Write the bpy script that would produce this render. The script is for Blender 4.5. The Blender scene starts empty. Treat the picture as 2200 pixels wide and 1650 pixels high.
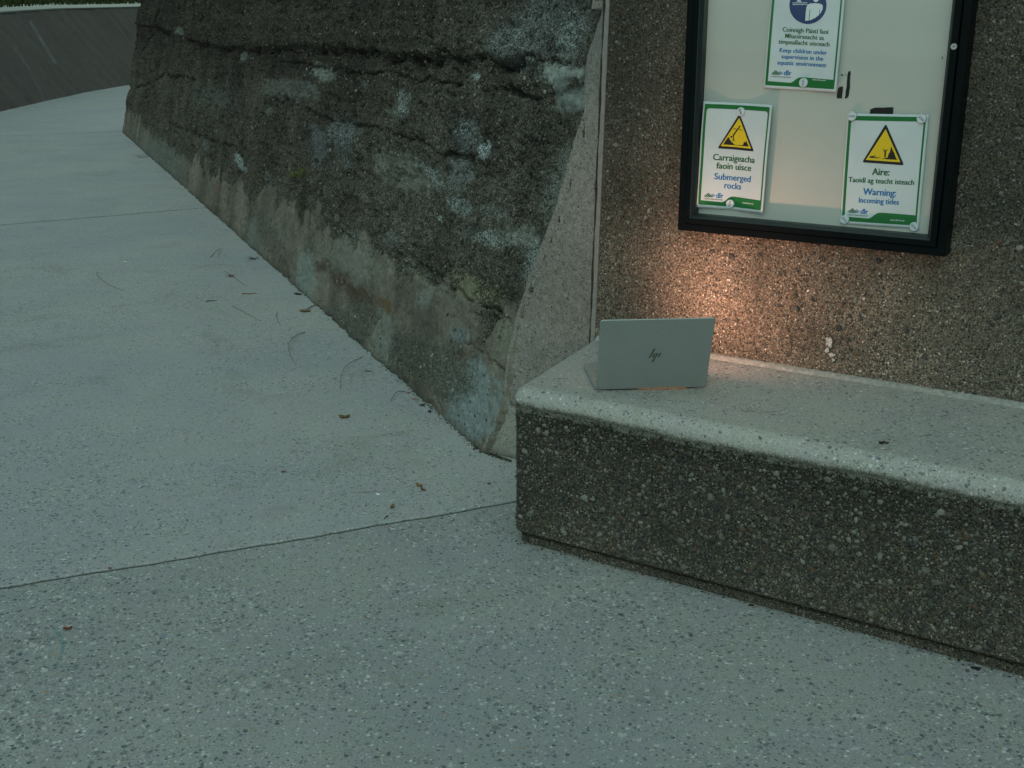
import bpy, bmesh, math, random
import numpy as np
from mathutils import Vector, Matrix

random.seed(7)
rng = np.random.default_rng(11)
S = bpy.context.scene
COL = S.collection

# ------------------------------------------------------------------ camera
FPX, PITCH, CH = 2518.0, math.radians(17.3), 1.4
cam_d = bpy.data.cameras.new("camera")
cam_d.sensor_width = 36.0
cam_d.lens = 36.0 * FPX / 2200.0
cam_d.clip_start = 0.05
cam_d.clip_end = 500
cam = bpy.data.objects.new("camera", cam_d)
COL.objects.link(cam)
cam.location = (0, 0, CH)
cam.rotation_euler = (math.radians(90) - PITCH, 0, 0)
S.camera = cam

# ------------------------------------------------------------------ sky, sun, exposure
SUN_EL, SUN_ROT = math.radians(35), math.radians(200)
w = bpy.data.worlds.new("World")
S.world = w
w.use_nodes = True
wn, wl = w.node_tree.nodes, w.node_tree.links
bg = wn["Background"]
sky = wn.new("ShaderNodeTexSky")
sky.sky_type = 'NISHITA'
sky.sun_disc = False
sky.sun_elevation = SUN_EL
sky.sun_rotation = SUN_ROT
sky.air_density = 1.0
sky.dust_density = 2.0
hs = wn.new("ShaderNodeHueSaturation")
hs.inputs['Saturation'].default_value = 0.30
tint = wn.new("ShaderNodeMix"); tint.data_type = 'RGBA'; tint.blend_type = 'MULTIPLY'
tint.inputs[0].default_value = 1.0
tint.inputs[7].default_value = (0.72, 1.0, 0.91, 1)
wl.new(sky.outputs[0], hs.inputs['Color'])
wl.new(hs.outputs[0], tint.inputs[6])
wl.new(tint.outputs[2], bg.inputs[0])
bg.inputs[1].default_value = 0.122
sl = bpy.data.lights.new("sun", 'SUN')
sl.energy = 1.05
sl.angle = math.radians(60)
sl.color = (0.72, 1.0, 0.93)
so = bpy.data.objects.new("sun", sl)
COL.objects.link(so)
so.rotation_euler = (math.radians(16), 0, math.radians(-25))
S.view_settings.view_transform = 'Standard'
S.view_settings.look = 'None'
S.view_settings.gamma = 1
S.view_settings.use_curve_mapping = False
S.view_settings.exposure = 0.0

# ------------------------------------------------------------------ measuring helpers
_c, _s = math.cos(PITCH), math.sin(PITCH)
ORI = np.array([0, 0, CH])
def ray(u, v):
    x = (u - 1100) / FPX; y = -(v - 825) / FPX
    return np.array([x, _c + y * _s, -_s + y * _c])
def onz(u, v, z=0.0):
    d = ray(u, v)
    return ORI + d * ((z - CH) / d[2])
def project(Pn):
    X = Pn[:, 0]; Y = Pn[:, 1]; Z = Pn[:, 2] - CH
    dep = np.maximum(Y * _c - Z * _s, 0.05)
    up = Y * _s + Z * _c
    return 1100 + FPX * X / dep, 825 - FPX * up / dep

# bench / board-wall frame : s runs along the wall (to the right), m goes into the wall
A = np.array([0.005, 3.0, 0.0])
R_ = np.array([0.844, -0.536, 0.0]); R_ /= np.linalg.norm(R_)
M_ = np.array([-R_[1], R_[0], 0.0])
Zv = np.array([0, 0, 1.0])
DW = 0.565                       # depth of the board wall behind the bench front
def wp(s_, z, dep=DW):
    s_ = np.asarray(s_, float)[..., None]; z = np.asarray(z, float)[..., None]; dep = np.asarray(dep, float)[..., None]
    return A + R_ * s_ + M_ * dep + Zv * z
def towall(u, v, dep=DW):
    d = ray(u, v); t = (M_ @ (A - ORI) + dep) / (M_ @ d); p = ORI + d * t
    return float((p - A) @ R_), float(p[2])

# battered old wall
B2 = onz(1030, 965); B1 = onz(265, 285)
Ev = (B1 - B2); LEN = float(np.linalg.norm(Ev)); Ev = Ev / LEN
Qv = np.array([Ev[1], -Ev[0], 0.0])           # horizontally into the old wall
BAT = 0.21
def onface(u, v):
    n = Qv - Zv * BAT; d = ray(u, v)
    p = ORI + d * ((n @ (B2 - ORI)) / (n @ d))
    return p

# ------------------------------------------------------------------ numpy noise
def _hash(ix, iy, iz, seed):
    h = (ix * 374761393 + iy * 668265263 + iz * 2147483647 + seed * 974634777) & 0xFFFFFFFF
    h = ((h ^ (h >> 13)) * 1274126177) & 0xFFFFFFFF
    h = ((h ^ (h >> 16)) * 2246822519) & 0xFFFFFFFF
    return ((h ^ (h >> 15)) & 0xFFFFFF) / float(0xFFFFFF)
def vnoise(p, seed=0):
    i = np.floor(p).astype(np.int64); f = p - i; f = f * f * (3 - 2 * f)
    o = 0
    for dx in (0, 1):
        wx = f[:, 0] if dx else 1 - f[:, 0]
        for dy in (0, 1):
            wy = f[:, 1] if dy else 1 - f[:, 1]
            for dz in (0, 1):
                wz = f[:, 2] if dz else 1 - f[:, 2]
                o = o + wx * wy * wz * _hash(i[:, 0] + dx, i[:, 1] + dy, i[:, 2] + dz, seed)
    return o * 2 - 1
def fbm(p, scale, octv=4, seed=0, gain=0.5):
    o = 0; a = 1.0; t = 0
    for k in range(octv):
        o = o + a * vnoise(p * scale * (2.03 ** k) + 17.3 * k, seed + k); t += a; a *= gain
    return o / t
def sstep(x, a, b):
    t = np.clip((x - a) / (b - a), 0, 1); return t * t * (3 - 2 * t)

# ------------------------------------------------------------------ object helpers
def tag(o, label=None, cat=None, group=None, kind=None):
    if label: o['label'] = label
    if cat: o['category'] = cat
    if group: o['group'] = group
    if kind: o['kind'] = kind
    return o
def root(name, loc, label, cat, group=None):
    o = bpy.data.objects.new(name, None); COL.objects.link(o)
    o.empty_display_size = 0.05
    o.location = Vector([float(x) for x in loc])
    return tag(o, label, cat, group)
def wloc(o):
    v = Vector((0, 0, 0))
    while o is not None:
        v = v + o.location; o = o.parent
    return v
def link(name, me, mat, parent=None, origin=None):
    """mesh in world coordinates -> object, re-based on its parent or on an origin"""
    o = bpy.data.objects.new(name, me)
    if mat is not None: me.materials.append(mat)
    base = Vector((0, 0, 0))
    if parent is not None:
        base = wloc(parent); o.parent = parent
    if origin is not None:
        o.location = Vector([float(x) for x in origin]) - base
        base = Vector([float(x) for x in origin])
    if base.length > 0: me.transform(Matrix.Translation(-base))
    COL.objects.link(o)
    return o
def mesh_np(name, verts, faces, smooth=False):
    me = bpy.data.meshes.new(name)
    verts = np.asarray(verts, np.float32); faces = np.asarray(faces, np.int32)
    n, k = faces.shape
    me.vertices.add(len(verts)); me.vertices.foreach_set('co', verts.ravel())
    me.loops.add(n * k); me.loops.foreach_set('vertex_index', faces.ravel())
    me.polygons.add(n); me.polygons.foreach_set('loop_start', np.arange(0, n * k, k, dtype=np.int32))
    me.polygons.foreach_set('loop_total', np.full(n, k, np.int32))
    me.polygons.foreach_set('use_smooth', np.full(n, smooth))
    me.update(calc_edges=True)
    return me
def grid_faces(nu, nv):
    i, j = np.meshgrid(np.arange(nu - 1), np.arange(nv - 1), indexing='ij')
    a = (i * nv + j).ravel()
    return np.stack([a, a + nv, a + nv + 1, a + 1], 1)
def set_col(me, name, rgb):
    at = me.color_attributes.new(name, 'FLOAT_COLOR', 'POINT')
    d = np.ones((len(rgb), 4), np.float32); d[:, :3] = rgb
    at.data.foreach_set('color', d.ravel())
def set_f(me, name, v):
    at = me.attributes.new(name, 'FLOAT', 'POINT'); at.data.foreach_set('value', np.asarray(v, np.float32))
def bm_mesh(name, bm, smooth=False):
    me = bpy.data.meshes.new(name); bm.normal_update(); bm.to_mesh(me); bm.free()
    if smooth:
        for p in me.polygons: p.use_smooth = True
    return me

# ------------------------------------------------------------------ materials
def new_mat(name):
    m = bpy.data.materials.new(name); m.use_nodes = True
    nt = m.node_tree; b = nt.nodes["Principled BSDF"]; b.inputs['Specular IOR Level'].default_value = .22
    return m, nt, b
def N(nt, t, **kw):
    n = nt.nodes.new(t)
    for k, v in kw.items():
        if k in ('op',): n.operation = v
        elif k.startswith('i'): n.inputs[int(k[1:])].default_value = v
        else: setattr(n, k, v)
    return n
def math_(nt, op, a, b=None, clamp=False):
    n = nt.nodes.new('ShaderNodeMath'); n.operation = op; n.use_clamp = clamp
    for i, x in enumerate((a, b)):
        if x is None: continue
        if isinstance(x, (int, float)): n.inputs[i].default_value = x
        else: nt.links.new(x, n.inputs[i])
    return n.outputs[0]
def mix_(nt, fac, a, b, blend='MIX'):
    n = nt.nodes.new('ShaderNodeMix'); n.data_type = 'RGBA'; n.blend_type = blend
    for i, x in ((0, fac), (6, a), (7, b)):
        if isinstance(x, (int, float)): n.inputs[i].default_value = x
        elif isinstance(x, tuple): n.inputs[i].default_value = (*x, 1) if len(x) == 3 else x
        else: nt.links.new(x, n.inputs[i])
    return n.outputs[2]
def ramp_(nt, fac, stops, interp='LINEAR'):
    n = nt.nodes.new('ShaderNodeValToRGB'); cr = n.color_ramp; cr.interpolation = interp
    while len(cr.elements) < len(stops): cr.elements.new(0.5)
    for e, (p, c) in zip(cr.elements, stops):
        e.position = p; e.color = (*c, 1) if len(c) == 3 else c
    nt.links.new(fac, n.inputs[0]); return n.outputs[0]
def coords(nt):
    return nt.nodes.new('ShaderNodeTexCoord').outputs['Object']
def noise_(nt, vec, scale, detail=4, rough=0.55, dist=0.0):
    n = nt.nodes.new('ShaderNodeTexNoise'); n.inputs['Scale'].default_value = scale
    n.inputs['Detail'].default_value = detail; n.inputs['Roughness'].default_value = rough
    n.inputs['Distortion'].default_value = dist
    nt.links.new(vec, n.inputs['Vector']); return n.outputs['Fac']
def map_(nt, x, a, b, c=0.0, d=1.0):
    n = nt.nodes.new('ShaderNodeMapRange'); n.clamp = True
    for i, v in ((1, a), (2, b), (3, c), (4, d)): n.inputs[i].default_value = v
    nt.links.new(x, n.inputs[0]); return n.outputs[0]
def bump_(nt, b, h, strength, dist):
    n = nt.nodes.new('ShaderNodeBump'); n.inputs['Strength'].default_value = strength
    n.inputs['Distance'].default_value = dist
    nt.links.new(h, n.inputs['Height']); nt.links.new(n.outputs[0], b.inputs['Normal']); return n
def warp(nt, vec, scale, amt):
    n = nt.nodes.new('ShaderNodeTexNoise'); n.inputs['Scale'].default_value = scale; n.inputs['Detail'].default_value = 2
    nt.links.new(vec, n.inputs['Vector'])
    a = nt.nodes.new('ShaderNodeVectorMath'); a.operation = 'SUBTRACT'; a.inputs[1].default_value = (.5, .5, .5)
    nt.links.new(n.outputs['Color'], a.inputs[0])
    b = nt.nodes.new('ShaderNodeVectorMath'); b.operation = 'SCALE'; b.inputs['Scale'].default_value = amt
    nt.links.new(a.outputs[0], b.inputs[0])
    c_ = nt.nodes.new('ShaderNodeVectorMath'); c_.operation = 'ADD'
    nt.links.new(vec, c_.inputs[0]); nt.links.new(b.outputs[0], c_.inputs[1]); return c_.outputs[0]

STONES = [(0.0, (.035, .045, .055)), (.14, (.12, .12, .115)), (.26, (.05, .065, .075)), (.36, (.30, .30, .28)),
          (.50, (.16, .15, .13)), (.58, (.52, .52, .50)), (.68, (.09, .10, .10)), (.76, (.24, .19, .12)),
          (.82, (.38, .38, .37)), (.90, (.03, .045, .07)), (.94, (.60, .60, .58)), (.975, (.22, .10, .06))]
def stone_layer(nt, vec, scale, rmax, power, col_stops, amount=None, sharp=9.0):
    """irregular round stones: mask and colour"""
    v = nt.nodes.new('ShaderNodeTexVoronoi'); v.feature = 'F1'; v.inputs['Scale'].default_value = scale
    v.inputs['Randomness'].default_value = 1.0
    nt.links.new(vec, v.inputs['Vector'])
    sp = nt.nodes.new('ShaderNodeSeparateColor'); nt.links.new(v.outputs['Color'], sp.inputs[0])
    rr = math_(nt, 'POWER', sp.outputs[0], power)
    rr = math_(nt, 'MULTIPLY', rr, rmax)
    if amount is not None: rr = math_(nt, 'MULTIPLY', rr, amount)
    d = math_(nt, 'SUBTRACT', rr, v.outputs['Distance'])
    mask = math_(nt, 'MULTIPLY', d, sharp, clamp=True)
    col = ramp_(nt, sp.outputs[1], col_stops, 'CONSTANT')
    return mask, col, sp.outputs[2]

def floor_mat(name, paste=(.30, .30, .285), stones=1.0, big=True, gloss=.62):
    m, nt, b = new_mat(name)
    co = coords(nt)
    wv = warp(nt, co, 60, .012)
    low = noise_(nt, co, 1.1, 3); low2 = noise_(nt, co, 5.0, 3)
    amt = map_(nt, math_(nt, 'ADD', low, math_(nt, 'MULTIPLY', low2, .6)), .55, 1.0, .72 * stones, 1.25 * stones)
    pc = noise_(nt, co, 200, 4, .8)
    base = mix_(nt, map_(nt, pc, .3, .7), tuple(x * .42 for x in paste), tuple(x * 1.5 for x in paste))
    base = mix_(nt, map_(nt, noise_(nt, co, 2.3, 5, .6), .35, .68), base, tuple(x * .80 for x in paste), 'MIX')
    base2 = mix_(nt, .5, base, mix_(nt, map_(nt, pc, .3, .7), tuple(x * .75 for x in paste), tuple(x * 1.3 for x in paste)))
    # broad weathering
    cold = noise_(nt, co, .8, 4, .6)
    base2 = mix_(nt, map_(nt, cold, .42, .60, 0, .85), base2, (paste[0] * .82, paste[1] * .85, paste[2] * .92))
    st2 = noise_(nt, co, 2.6, 6, .65, .8)
    base2 = mix_(nt, map_(nt, st2, .56, .74, 0, .55), base2, (paste[0] * .52, paste[1] * .50, paste[2] * .44))
    hue = noise_(nt, co, 9, 4, .6)
    base2 = mix_(nt, map_(nt, hue, .44, .60), base2, mix_(nt, 1.0, base2, (1.0, .97, 1.03), 'MULTIPLY'))
    light = [(0.0, (.05, .06, .065)), (.16, (.13, .14, .14)), (.30, (.20, .20, .19)), (.46, (.40, .41, .40)), (.55, (.09, .10, .11)),
             (.74, (.44, .45, .44)), (.79, (.17, .15, .11)), (.86, (.11, .13, .16)), (.92, (.36, .37, .36)), (.97, (.20, .13, .09))]
    col = base2
    m3, c3, _ = stone_layer(nt, wv, 210, .58, 1.2, light, amt, 6)
    col = mix_(nt, math_(nt, 'MULTIPLY', m3, .62), col, c3)
    m2, c2, _ = stone_layer(nt, wv, 125, .54, 1.35, light, amt, 8)
    col = mix_(nt, math_(nt, 'MULTIPLY', m2, .85), col, c2)
    if big:
        m1, c1, q1 = stone_layer(nt, wv, 58, .50, 3.0, [(p_, tuple(min(x, .30) for x in c_)) for p_, c_ in light], amt, 9)
        c1 = mix_(nt, map_(nt, noise_(nt, co, 300, 2), .35, .65, 0, .35), c1, (.35, .36, .35))
        col = mix_(nt, math_(nt, 'MULTIPLY', m1, .85), col, c1)
    m0, c0_, _ = stone_layer(nt, warp(nt, co, 45, .016), 82, .46, 3.4, [(0, (.035, .045, .05)), (.3, (.06, .07, .07)), (.5, (.022, .03, .038)), (.7, (.10, .10, .09)), (.85, (.04, .06, .08))], amt, 10)
    col = mix_(nt, math_(nt, 'MULTIPLY', m0, .74), col, c0_)
    nt.links.new(col, b.inputs['Base Color'])
    b.inputs['Roughness'].default_value = gloss
    h = math_(nt, 'ADD', math_(nt, 'MULTIPLY', pc, .6), math_(nt, 'MULTIPLY', low2, 1.0))
    bump_(nt, b, h, .35, .0015)
    return m, nt, b, col

def agg_mat(name, paste=(.13, .12, .105), dark=.35, streak=True, zshade=None):
    """washed exposed aggregate: pitted brown-grey paste full of grit"""
    m, nt, b = new_mat(name)
    co = coords(nt); wv = warp(nt, co, 90, .010)
    g1 = noise_(nt, co, 190, 4, .85); g2 = noise_(nt, co, 70, 4, .75)
    col = mix_(nt, map_(nt, g1, .42, .62), tuple(x * .10 for x in paste), tuple(x * 2.0 for x in paste))
    col = mix_(nt, map_(nt, g2, .35, .62, .6, 0), col, tuple(x * .45 for x in paste))
    stops = [(p, tuple(x * .80 for x in c_)) for p, c_ in STONES]
    m3, c3, _ = stone_layer(nt, wv, 230, .60, 1.4, stops, None, 6)
    col = mix_(nt, math_(nt, 'MULTIPLY', m3, .75), col, c3)
    m2, c2, _ = stone_layer(nt, wv, 130, .52, 1.6, stops, None, 8)
    col = mix_(nt, math_(nt, 'MULTIPLY', m2, .85), col, c2)
    mpt = nt.nodes.new('ShaderNodeMapping'); mpt.inputs['Scale'].default_value = (7, 7, .6)
    nt.links.new(co, mpt.inputs[0])
    st = noise_(nt, mpt.outputs[0], 1.0, 4, .6)
    if streak:
        col = mix_(nt, map_(nt, st, .35, .7, 0, .55), col, mix_(nt, .5, col, (.02, .022, .018)), 'MIX')
    big = noise_(nt, co, 3.0, 4, .6)
    col = mix_(nt, map_(nt, big, .38, .66, 0, dark), col, mix_(nt, .85, col, (.012, .016, .012)))
    vq = nt.nodes.new('ShaderNodeTexVoronoi'); vq.inputs['Scale'].default_value = 125; nt.links.new(warp(nt, co, 130, .008), vq.inputs['Vector'])
    sq = nt.nodes.new('ShaderNodeSeparateColor'); nt.links.new(vq.outputs['Color'], sq.inputs[0])
    pq = math_(nt, 'MULTIPLY', math_(nt, 'SUBTRACT', math_(nt, 'MULTIPLY', math_(nt, 'POWER', sq.outputs[0], 1.2), .50), vq.outputs['Distance']), 8, clamp=True)
    col = mix_(nt, math_(nt, 'MULTIPLY', pq, .90), col, (.010, .010, .008))
    col = mix_(nt, 1.0, col, (.82, .76, .69), 'MULTIPLY')
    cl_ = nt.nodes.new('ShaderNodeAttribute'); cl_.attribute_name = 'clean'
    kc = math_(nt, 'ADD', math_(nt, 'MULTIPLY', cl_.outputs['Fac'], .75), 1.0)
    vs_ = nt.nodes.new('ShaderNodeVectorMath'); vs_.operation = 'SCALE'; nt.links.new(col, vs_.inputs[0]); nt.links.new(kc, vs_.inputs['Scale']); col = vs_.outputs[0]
    nt.links.new(col, b.inputs['Base Color'])
    b.inputs['Roughness'].default_value = .85
    h = math_(nt, 'ADD', math_(nt, 'MULTIPLY', g2, 1.2), math_(nt, 'ADD', math_(nt, 'MULTIPLY', m2, .5), math_(nt, 'MULTIPLY', g1, .5)))
    bump_(nt, b, h, .9, .004)
    return m, nt, b, col

def pebble_mat(name, k=1.0):
    m, nt, b = new_mat(name)
    g = nt.nodes.new('ShaderNodeNewGeometry')
    stops = [(p, tuple(x * k for x in c_)) for p, c_ in STONES]
    col = ramp_(nt, g.outputs['Random Per Island'], stops, 'CONSTANT')
    co = coords(nt)
    n = noise_(nt, co, 420, 3, .7)
    col = mix_(nt, map_(nt, n, .35, .68, .0, .6), col, (.05, .05, .045))
    col = mix_(nt, map_(nt, noise_(nt, co, 150, 2, .6), .5, .72, 0, .5), col, (.36 * k, .35 * k, .33 * k))
    col = mix_(nt, 1.0, col, (.84, .80, .74), 'MULTIPLY')
    nt.links.new(col, b.inputs['Base Color']); b.inputs['Roughness'].default_value = .6
    bump_(nt, b, n, .5, .001)
    return m

def plain(name, col, rough=.6, metal=0.0, spec=None, grain=0.0, gscale=60):
    m, nt, b = new_mat(name)
    b.inputs['Roughness'].default_value = rough; b.inputs['Metallic'].default_value = metal
    if spec is not None: b.inputs['Specular IOR Level'].default_value = spec
    co = coords(nt); n = noise_(nt, co, gscale, 4, .6)
    c_ = mix_(nt, map_(nt, n, .35, .68), tuple(x * (1 - grain) for x in col), tuple(min(1, x * (1 + grain)) for x in col))
    nt.links.new(c_, b.inputs['Base Color'])
    return m

def attr_rock_mat(name, rough=.88, grit=1.0, bump=.9, pits=0.0):
    m, nt, b = new_mat(name)
    at = nt.nodes.new('ShaderNodeAttribute'); at.attribute_name = 'tone'
    sm = nt.nodes.new('ShaderNodeAttribute'); sm.attribute_name = 'smooth'
    co = coords(nt)
    g1 = noise_(nt, co, 140, 4, .85); g2 = noise_(nt, co, 48, 5, .75); g3 = noise_(nt, co, 300, 2, .7)
    k = map_(nt, g1, .42, .64, .06, 2.0)
    k2 = map_(nt, g2, .32, .66, .50, 1.45)
    k3 = map_(nt, g3, .35, .65, .65, 1.35)
    kk = math_(nt, 'MULTIPLY', math_(nt, 'MULTIPLY', k, k2), k3)
    ks = math_(nt, 'MULTIPLY', map_(nt, g2, .3, .7, .82, 1.18), map_(nt, g3, .3, .7, .85, 1.15))
    mx = nt.nodes.new('ShaderNodeMix'); mx.data_type = 'FLOAT'
    nt.links.new(sm.outputs['Fac'], mx.inputs[0]); nt.links.new(kk, mx.inputs[2]); nt.links.new(ks, mx.inputs[3])
    v = nt.nodes.new('ShaderNodeVectorMath'); v.operation = 'SCALE'
    nt.links.new(at.outputs['Color'], v.inputs[0]); nt.links.new(mx.outputs[0], v.inputs['Scale'])
    col = v.outputs[0]
    wv = warp(nt, co, 90, .01)
    spk = [(0, (.30, .30, .28)), (.35, (.10, .10, .09)), (.6, (.22, .19, .13)), (.8, (.40, .40, .38)), (.92, (.05, .06, .07))]
    ms, cs, _ = stone_layer(nt, wv, 170, .45, 2.2, spk, None, 8)
    inv = math_(nt, 'SUBTRACT', 1.0, sm.outputs['Fac'])
    col = mix_(nt, math_(nt, 'MULTIPLY', math_(nt, 'MULTIPLY', ms, inv), .55 * grit), col, cs)
    # pits in the smooth plaster
    vp = nt.nodes.new('ShaderNodeTexVoronoi'); vp.inputs['Scale'].default_value = 175
    nt.links.new(wv, vp.inputs['Vector'])
    sp = nt.nodes.new('ShaderNodeSeparateColor'); nt.links.new(vp.outputs['Color'], sp.inputs[0])
    pr = math_(nt, 'MULTIPLY', math_(nt, 'POWER', sp.outputs[0], 1.7), .52)
    pm = math_(nt, 'MULTIPLY', math_(nt, 'SUBTRACT', pr, vp.outputs['Distance']), 9, clamp=True)
    pm = math_(nt, 'MULTIPLY', pm, pits)
    col = mix_(nt, pm, col, (.02, .022, .02))
    nt.links.new(col, b.inputs['Base Color']); b.inputs['Roughness'].default_value = rough
    h = math_(nt, 'ADD', math_(nt, 'MULTIPLY', g1, .8), math_(nt, 'ADD', g2, math_(nt, 'MULTIPLY', ms, .4)))
    h = math_(nt, 'MULTIPLY', h, math_(nt, 'ADD', math_(nt, 'MULTIPLY', inv, .85), .15))
    h = math_(nt, 'SUBTRACT', h, math_(nt, 'MULTIPLY', pm, .3))
    bump_(nt, b, h, bump, .006)
    return m

# ------------------------------------------------------------------ pebbles set in a surface
t_ = (1 + 5 ** .5) / 2
ICO_V = np.array([(-1, t_, 0), (1, t_, 0), (-1, -t_, 0), (1, -t_, 0), (0, -1, t_), (0, 1, t_), (0, -1, -t_), (0, 1, -t_),
                  (t_, 0, -1), (t_, 0, 1), (-t_, 0, -1), (-t_, 0, 1)], float)
ICO_V /= np.linalg.norm(ICO_V[0])
ICO_F = np.array([(0, 11, 5), (0, 5, 1), (0, 1, 7), (0, 7, 10), (0, 10, 11), (1, 5, 9), (5, 11, 4), (11, 10, 2), (10, 7, 6), (7, 1, 8),
                  (3, 9, 4), (3, 4, 2), (3, 2, 6), (3, 6, 8), (3, 8, 9), (4, 9, 5), (2, 4, 11), (6, 2, 10), (8, 6, 7), (9, 8, 1)])
def pebbles(name, C, Nn, rad, mat, parent, flat=.5, sink=.25):
    """C centres, Nn unit normals, rad radii"""
    n = len(C)
    th = rng.uniform(0, 2 * math.pi, n)
    up = np.tile(Zv, (n, 1)) + 1e-3
    T = np.cross(up, Nn); T /= np.linalg.norm(T, axis=1)[:, None]
    Bn = np.cross(Nn, T)
    T2 = T * np.cos(th)[:, None] + Bn * np.sin(th)[:, None]; B2_ = -T * np.sin(th)[:, None] + Bn * np.cos(th)[:, None]
    el = rng.uniform(.55, 1.0, n)
    V = ICO_V[None] * (1 + rng.uniform(-.22, .22, (n, 12, 1)))
    W = C[:, None] + T2[:, None] * (V[:, :, 0:1] * rad[:, None, None]) + B2_[:, None] * (V[:, :, 1:2] * (rad * el)[:, None, None]) \
        + Nn[:, None] * ((V[:, :, 2:3] * flat - sink) * rad[:, None, None])
    Fc = (ICO_F[None] + (np.arange(n) * 12)[:, None, None]).reshape(-1, 3)
    me = mesh_np(name, W.reshape(-1, 3), Fc, False)
    o = link(name, me, mat, parent); o['kind'] = 'stuff'
    return o

# ================================================================== GROUND AND PATH
gm = plain('earth', (.05, .045, .035), .95, grain=.4, gscale=3)
gv = [(-120, -30, -.08), (120, -30, -.08), (120, 200, -.08), (-120, 200, -.08)]
tag(link('ground', mesh_np('ground', gv, [(0, 1, 2, 3)]), gm), kind='structure')
jm = plain('joint_filler', (.035, .04, .03), .95, grain=.4, gscale=200)
pv = [(-9.5, -3, -.006), (9, -3, -.006), (9, 45, -.006), (-9.5, 45, -.006)]
path = tag(link('path', mesh_np('path', pv, [(0, 1, 2, 3)]), jm), kind='structure')

slab_m, snt, sb, scol = floor_mat('path_concrete', (.272, .275, .262), .98)
slab_near, *_ = floor_mat('near_path_concrete', (.232, .236, .224), 1.12)
# dirty film along the joints is drawn by height noise only; slabs differ a little
def line_at(p, q_, x): return p[1] + (q_[1] - p[1]) * (x - p[0]) / (q_[0] - p[0])
j1 = (onz(0, 1262), onz(1100, 1080)); j2 = (onz(0, 483), onz(430, 447)); j3 = (onz(0, 292), onz(262, 282))
j4 = (onz(60, 232), onz(268, 224))
def jy(j, x, k): return line_at(j[0], j[1], x) + .006 * math.sin(x * 3.1 + k) + .0025 * math.sin(x * 17 + 2 * k) + .0012 * math.sin(x * 61 + k)
bounds = [lambda x: -2.6, lambda x: jy(j1, x, 1), lambda x: jy(j2, x, 2), lambda x: jy(j3, x, 3), lambda x: jy(j4, x, 5), lambda x: 27.5, lambda x: 34.0]
gaps = [.005, .0085, .024, .030, .035, .02, .02]
for k in range(len(bounds) - 1):
    xs = np.concatenate([np.linspace(-9.3, -3, 60), np.linspace(-3, 1.2, 260)[1:], np.linspace(1.2, 6, 40)[1:]])
    y0 = np.array([bounds[k](x) + gaps[k] for x in xs]); y1 = np.array([bounds[k + 1](x) - gaps[k + 1] for x in xs])
    ch = .003
    rows = [(y0, -.022 + .0005), (y0, -ch), (y0 + ch, 0), (y1 - ch, 0), (y1, -ch), (y1, -.022 + .0005)]
    V = np.stack([np.stack([xs, yy, np.full_like(xs, zz)], 1) for yy, zz in rows], 0)  # rows, n, 3
    f = grid_faces(len(rows), len(xs))[:, ::-1]
    o = link('slab', mesh_np('slab', V.reshape(-1, 3), f), slab_near if k == 0 else slab_m, path)

# ================================================================== LEFT LOW WALL AND BANK
root_lw = root('sea_wall', (-8.5, 22, 0), 'low sloping dark concrete wall with pale top edge along the far left of the path', 'wall')
bp = [onz(-260, 300), onz(-120, 268), onz(0, 240), onz(95, 218), onz(191, 197), onz(275, 183), onz(330, 174.5)]
bp = [bp[0] + (bp[0] - bp[1]) * 1.2] + bp
bx = np.array(bp)[:, :2]
dd = np.concatenate([[0], np.cumsum(np.linalg.norm(np.diff(bx, axis=0), axis=1))])
nU = 420
uu = np.linspace(0, dd[-1] + 6, nU)
gx = np.interp(uu, dd, bx[:, 0]); gy = np.interp(uu, dd, bx[:, 1])
ext = uu > dd[-1]
dl = (bx[-1] - bx[-2]); dl /= np.linalg.norm(dl)
gx[ext] = bx[-1][0] + dl[0] * (uu[ext] - dd[-1]); gy[ext] = bx[-1][1] + dl[1] * (uu[ext] - dd[-1])
for _ in range(60):
    gx[1:-1] = (gx[:-2] + gx[1:-1] * 2 + gx[2:]) / 4; gy[1:-1] = (gy[:-2] + gy[1:-1] * 2 + gy[2:]) / 4
tx = np.gradient(gx); ty = np.gradient(gy); tl = np.hypot(tx, ty); nx, ny = -ty / tl, tx / tl   # away from the path (left)
topz = np.interp(gy, [10, 19, 26, 32], [1.36, 1.40, 1.60, 1.70])
hh = np.linspace(0, 1, 70)
HZ = hh[None] * topz[:, None]
OFF = HZ * .62
lw = np.stack([gx[:, None] + nx[:, None] * OFF, gy[:, None] + ny[:, None] * OFF, HZ - .01], 2).reshape(-1, 3)
lw = lw + fbm(lw, 2.5, 4, 3)[:, None] * np.repeat(np.stack([-nx, -ny, np.zeros_like(nx)], 1), len(hh), 0) * .03
me = mesh_np('wall_face', lw, grid_faces(nU, len(hh)), True)
uo = np.repeat(uu, len(hh)); ho = np.tile(hh, nU)
pu, pvv = project(lw)
tone = np.array([.096, .078, .068])[None] * (1 + .25 * fbm(np.stack([uo * 3 + ho * 2, ho * .8, uo * 0], 1), 1.3, 4, 8)[:, None])
def streak_(u0, v0, u1, v1, wd, col, st):
    global tone
    t = np.clip(((pu - u0) * (u1 - u0) + (pvv - v0) * (v1 - v0)) / ((u1 - u0) ** 2 + (v1 - v0) ** 2), 0, 1)
    d = np.hypot(pu - u0 - t * (u1 - u0), pvv - v0 - t * (v1 - v0))
    k = np.clip(1 - d / wd, 0, 1) * st * (.55 + .45 * fbm(lw, 6, 3, 21)) ; tone = tone * (1 - k[:, None]) + np.array(col)[None] * k[:, None]
streak_(66, 48, 118, 135, 5, (.22, .24, .23), .8); streak_(30, 100, 62, 148, 4, (.15, .17, .16), .7); streak_(62, 148, 97, 216, 2.5, (.16, .18, .17), .8)
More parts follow.
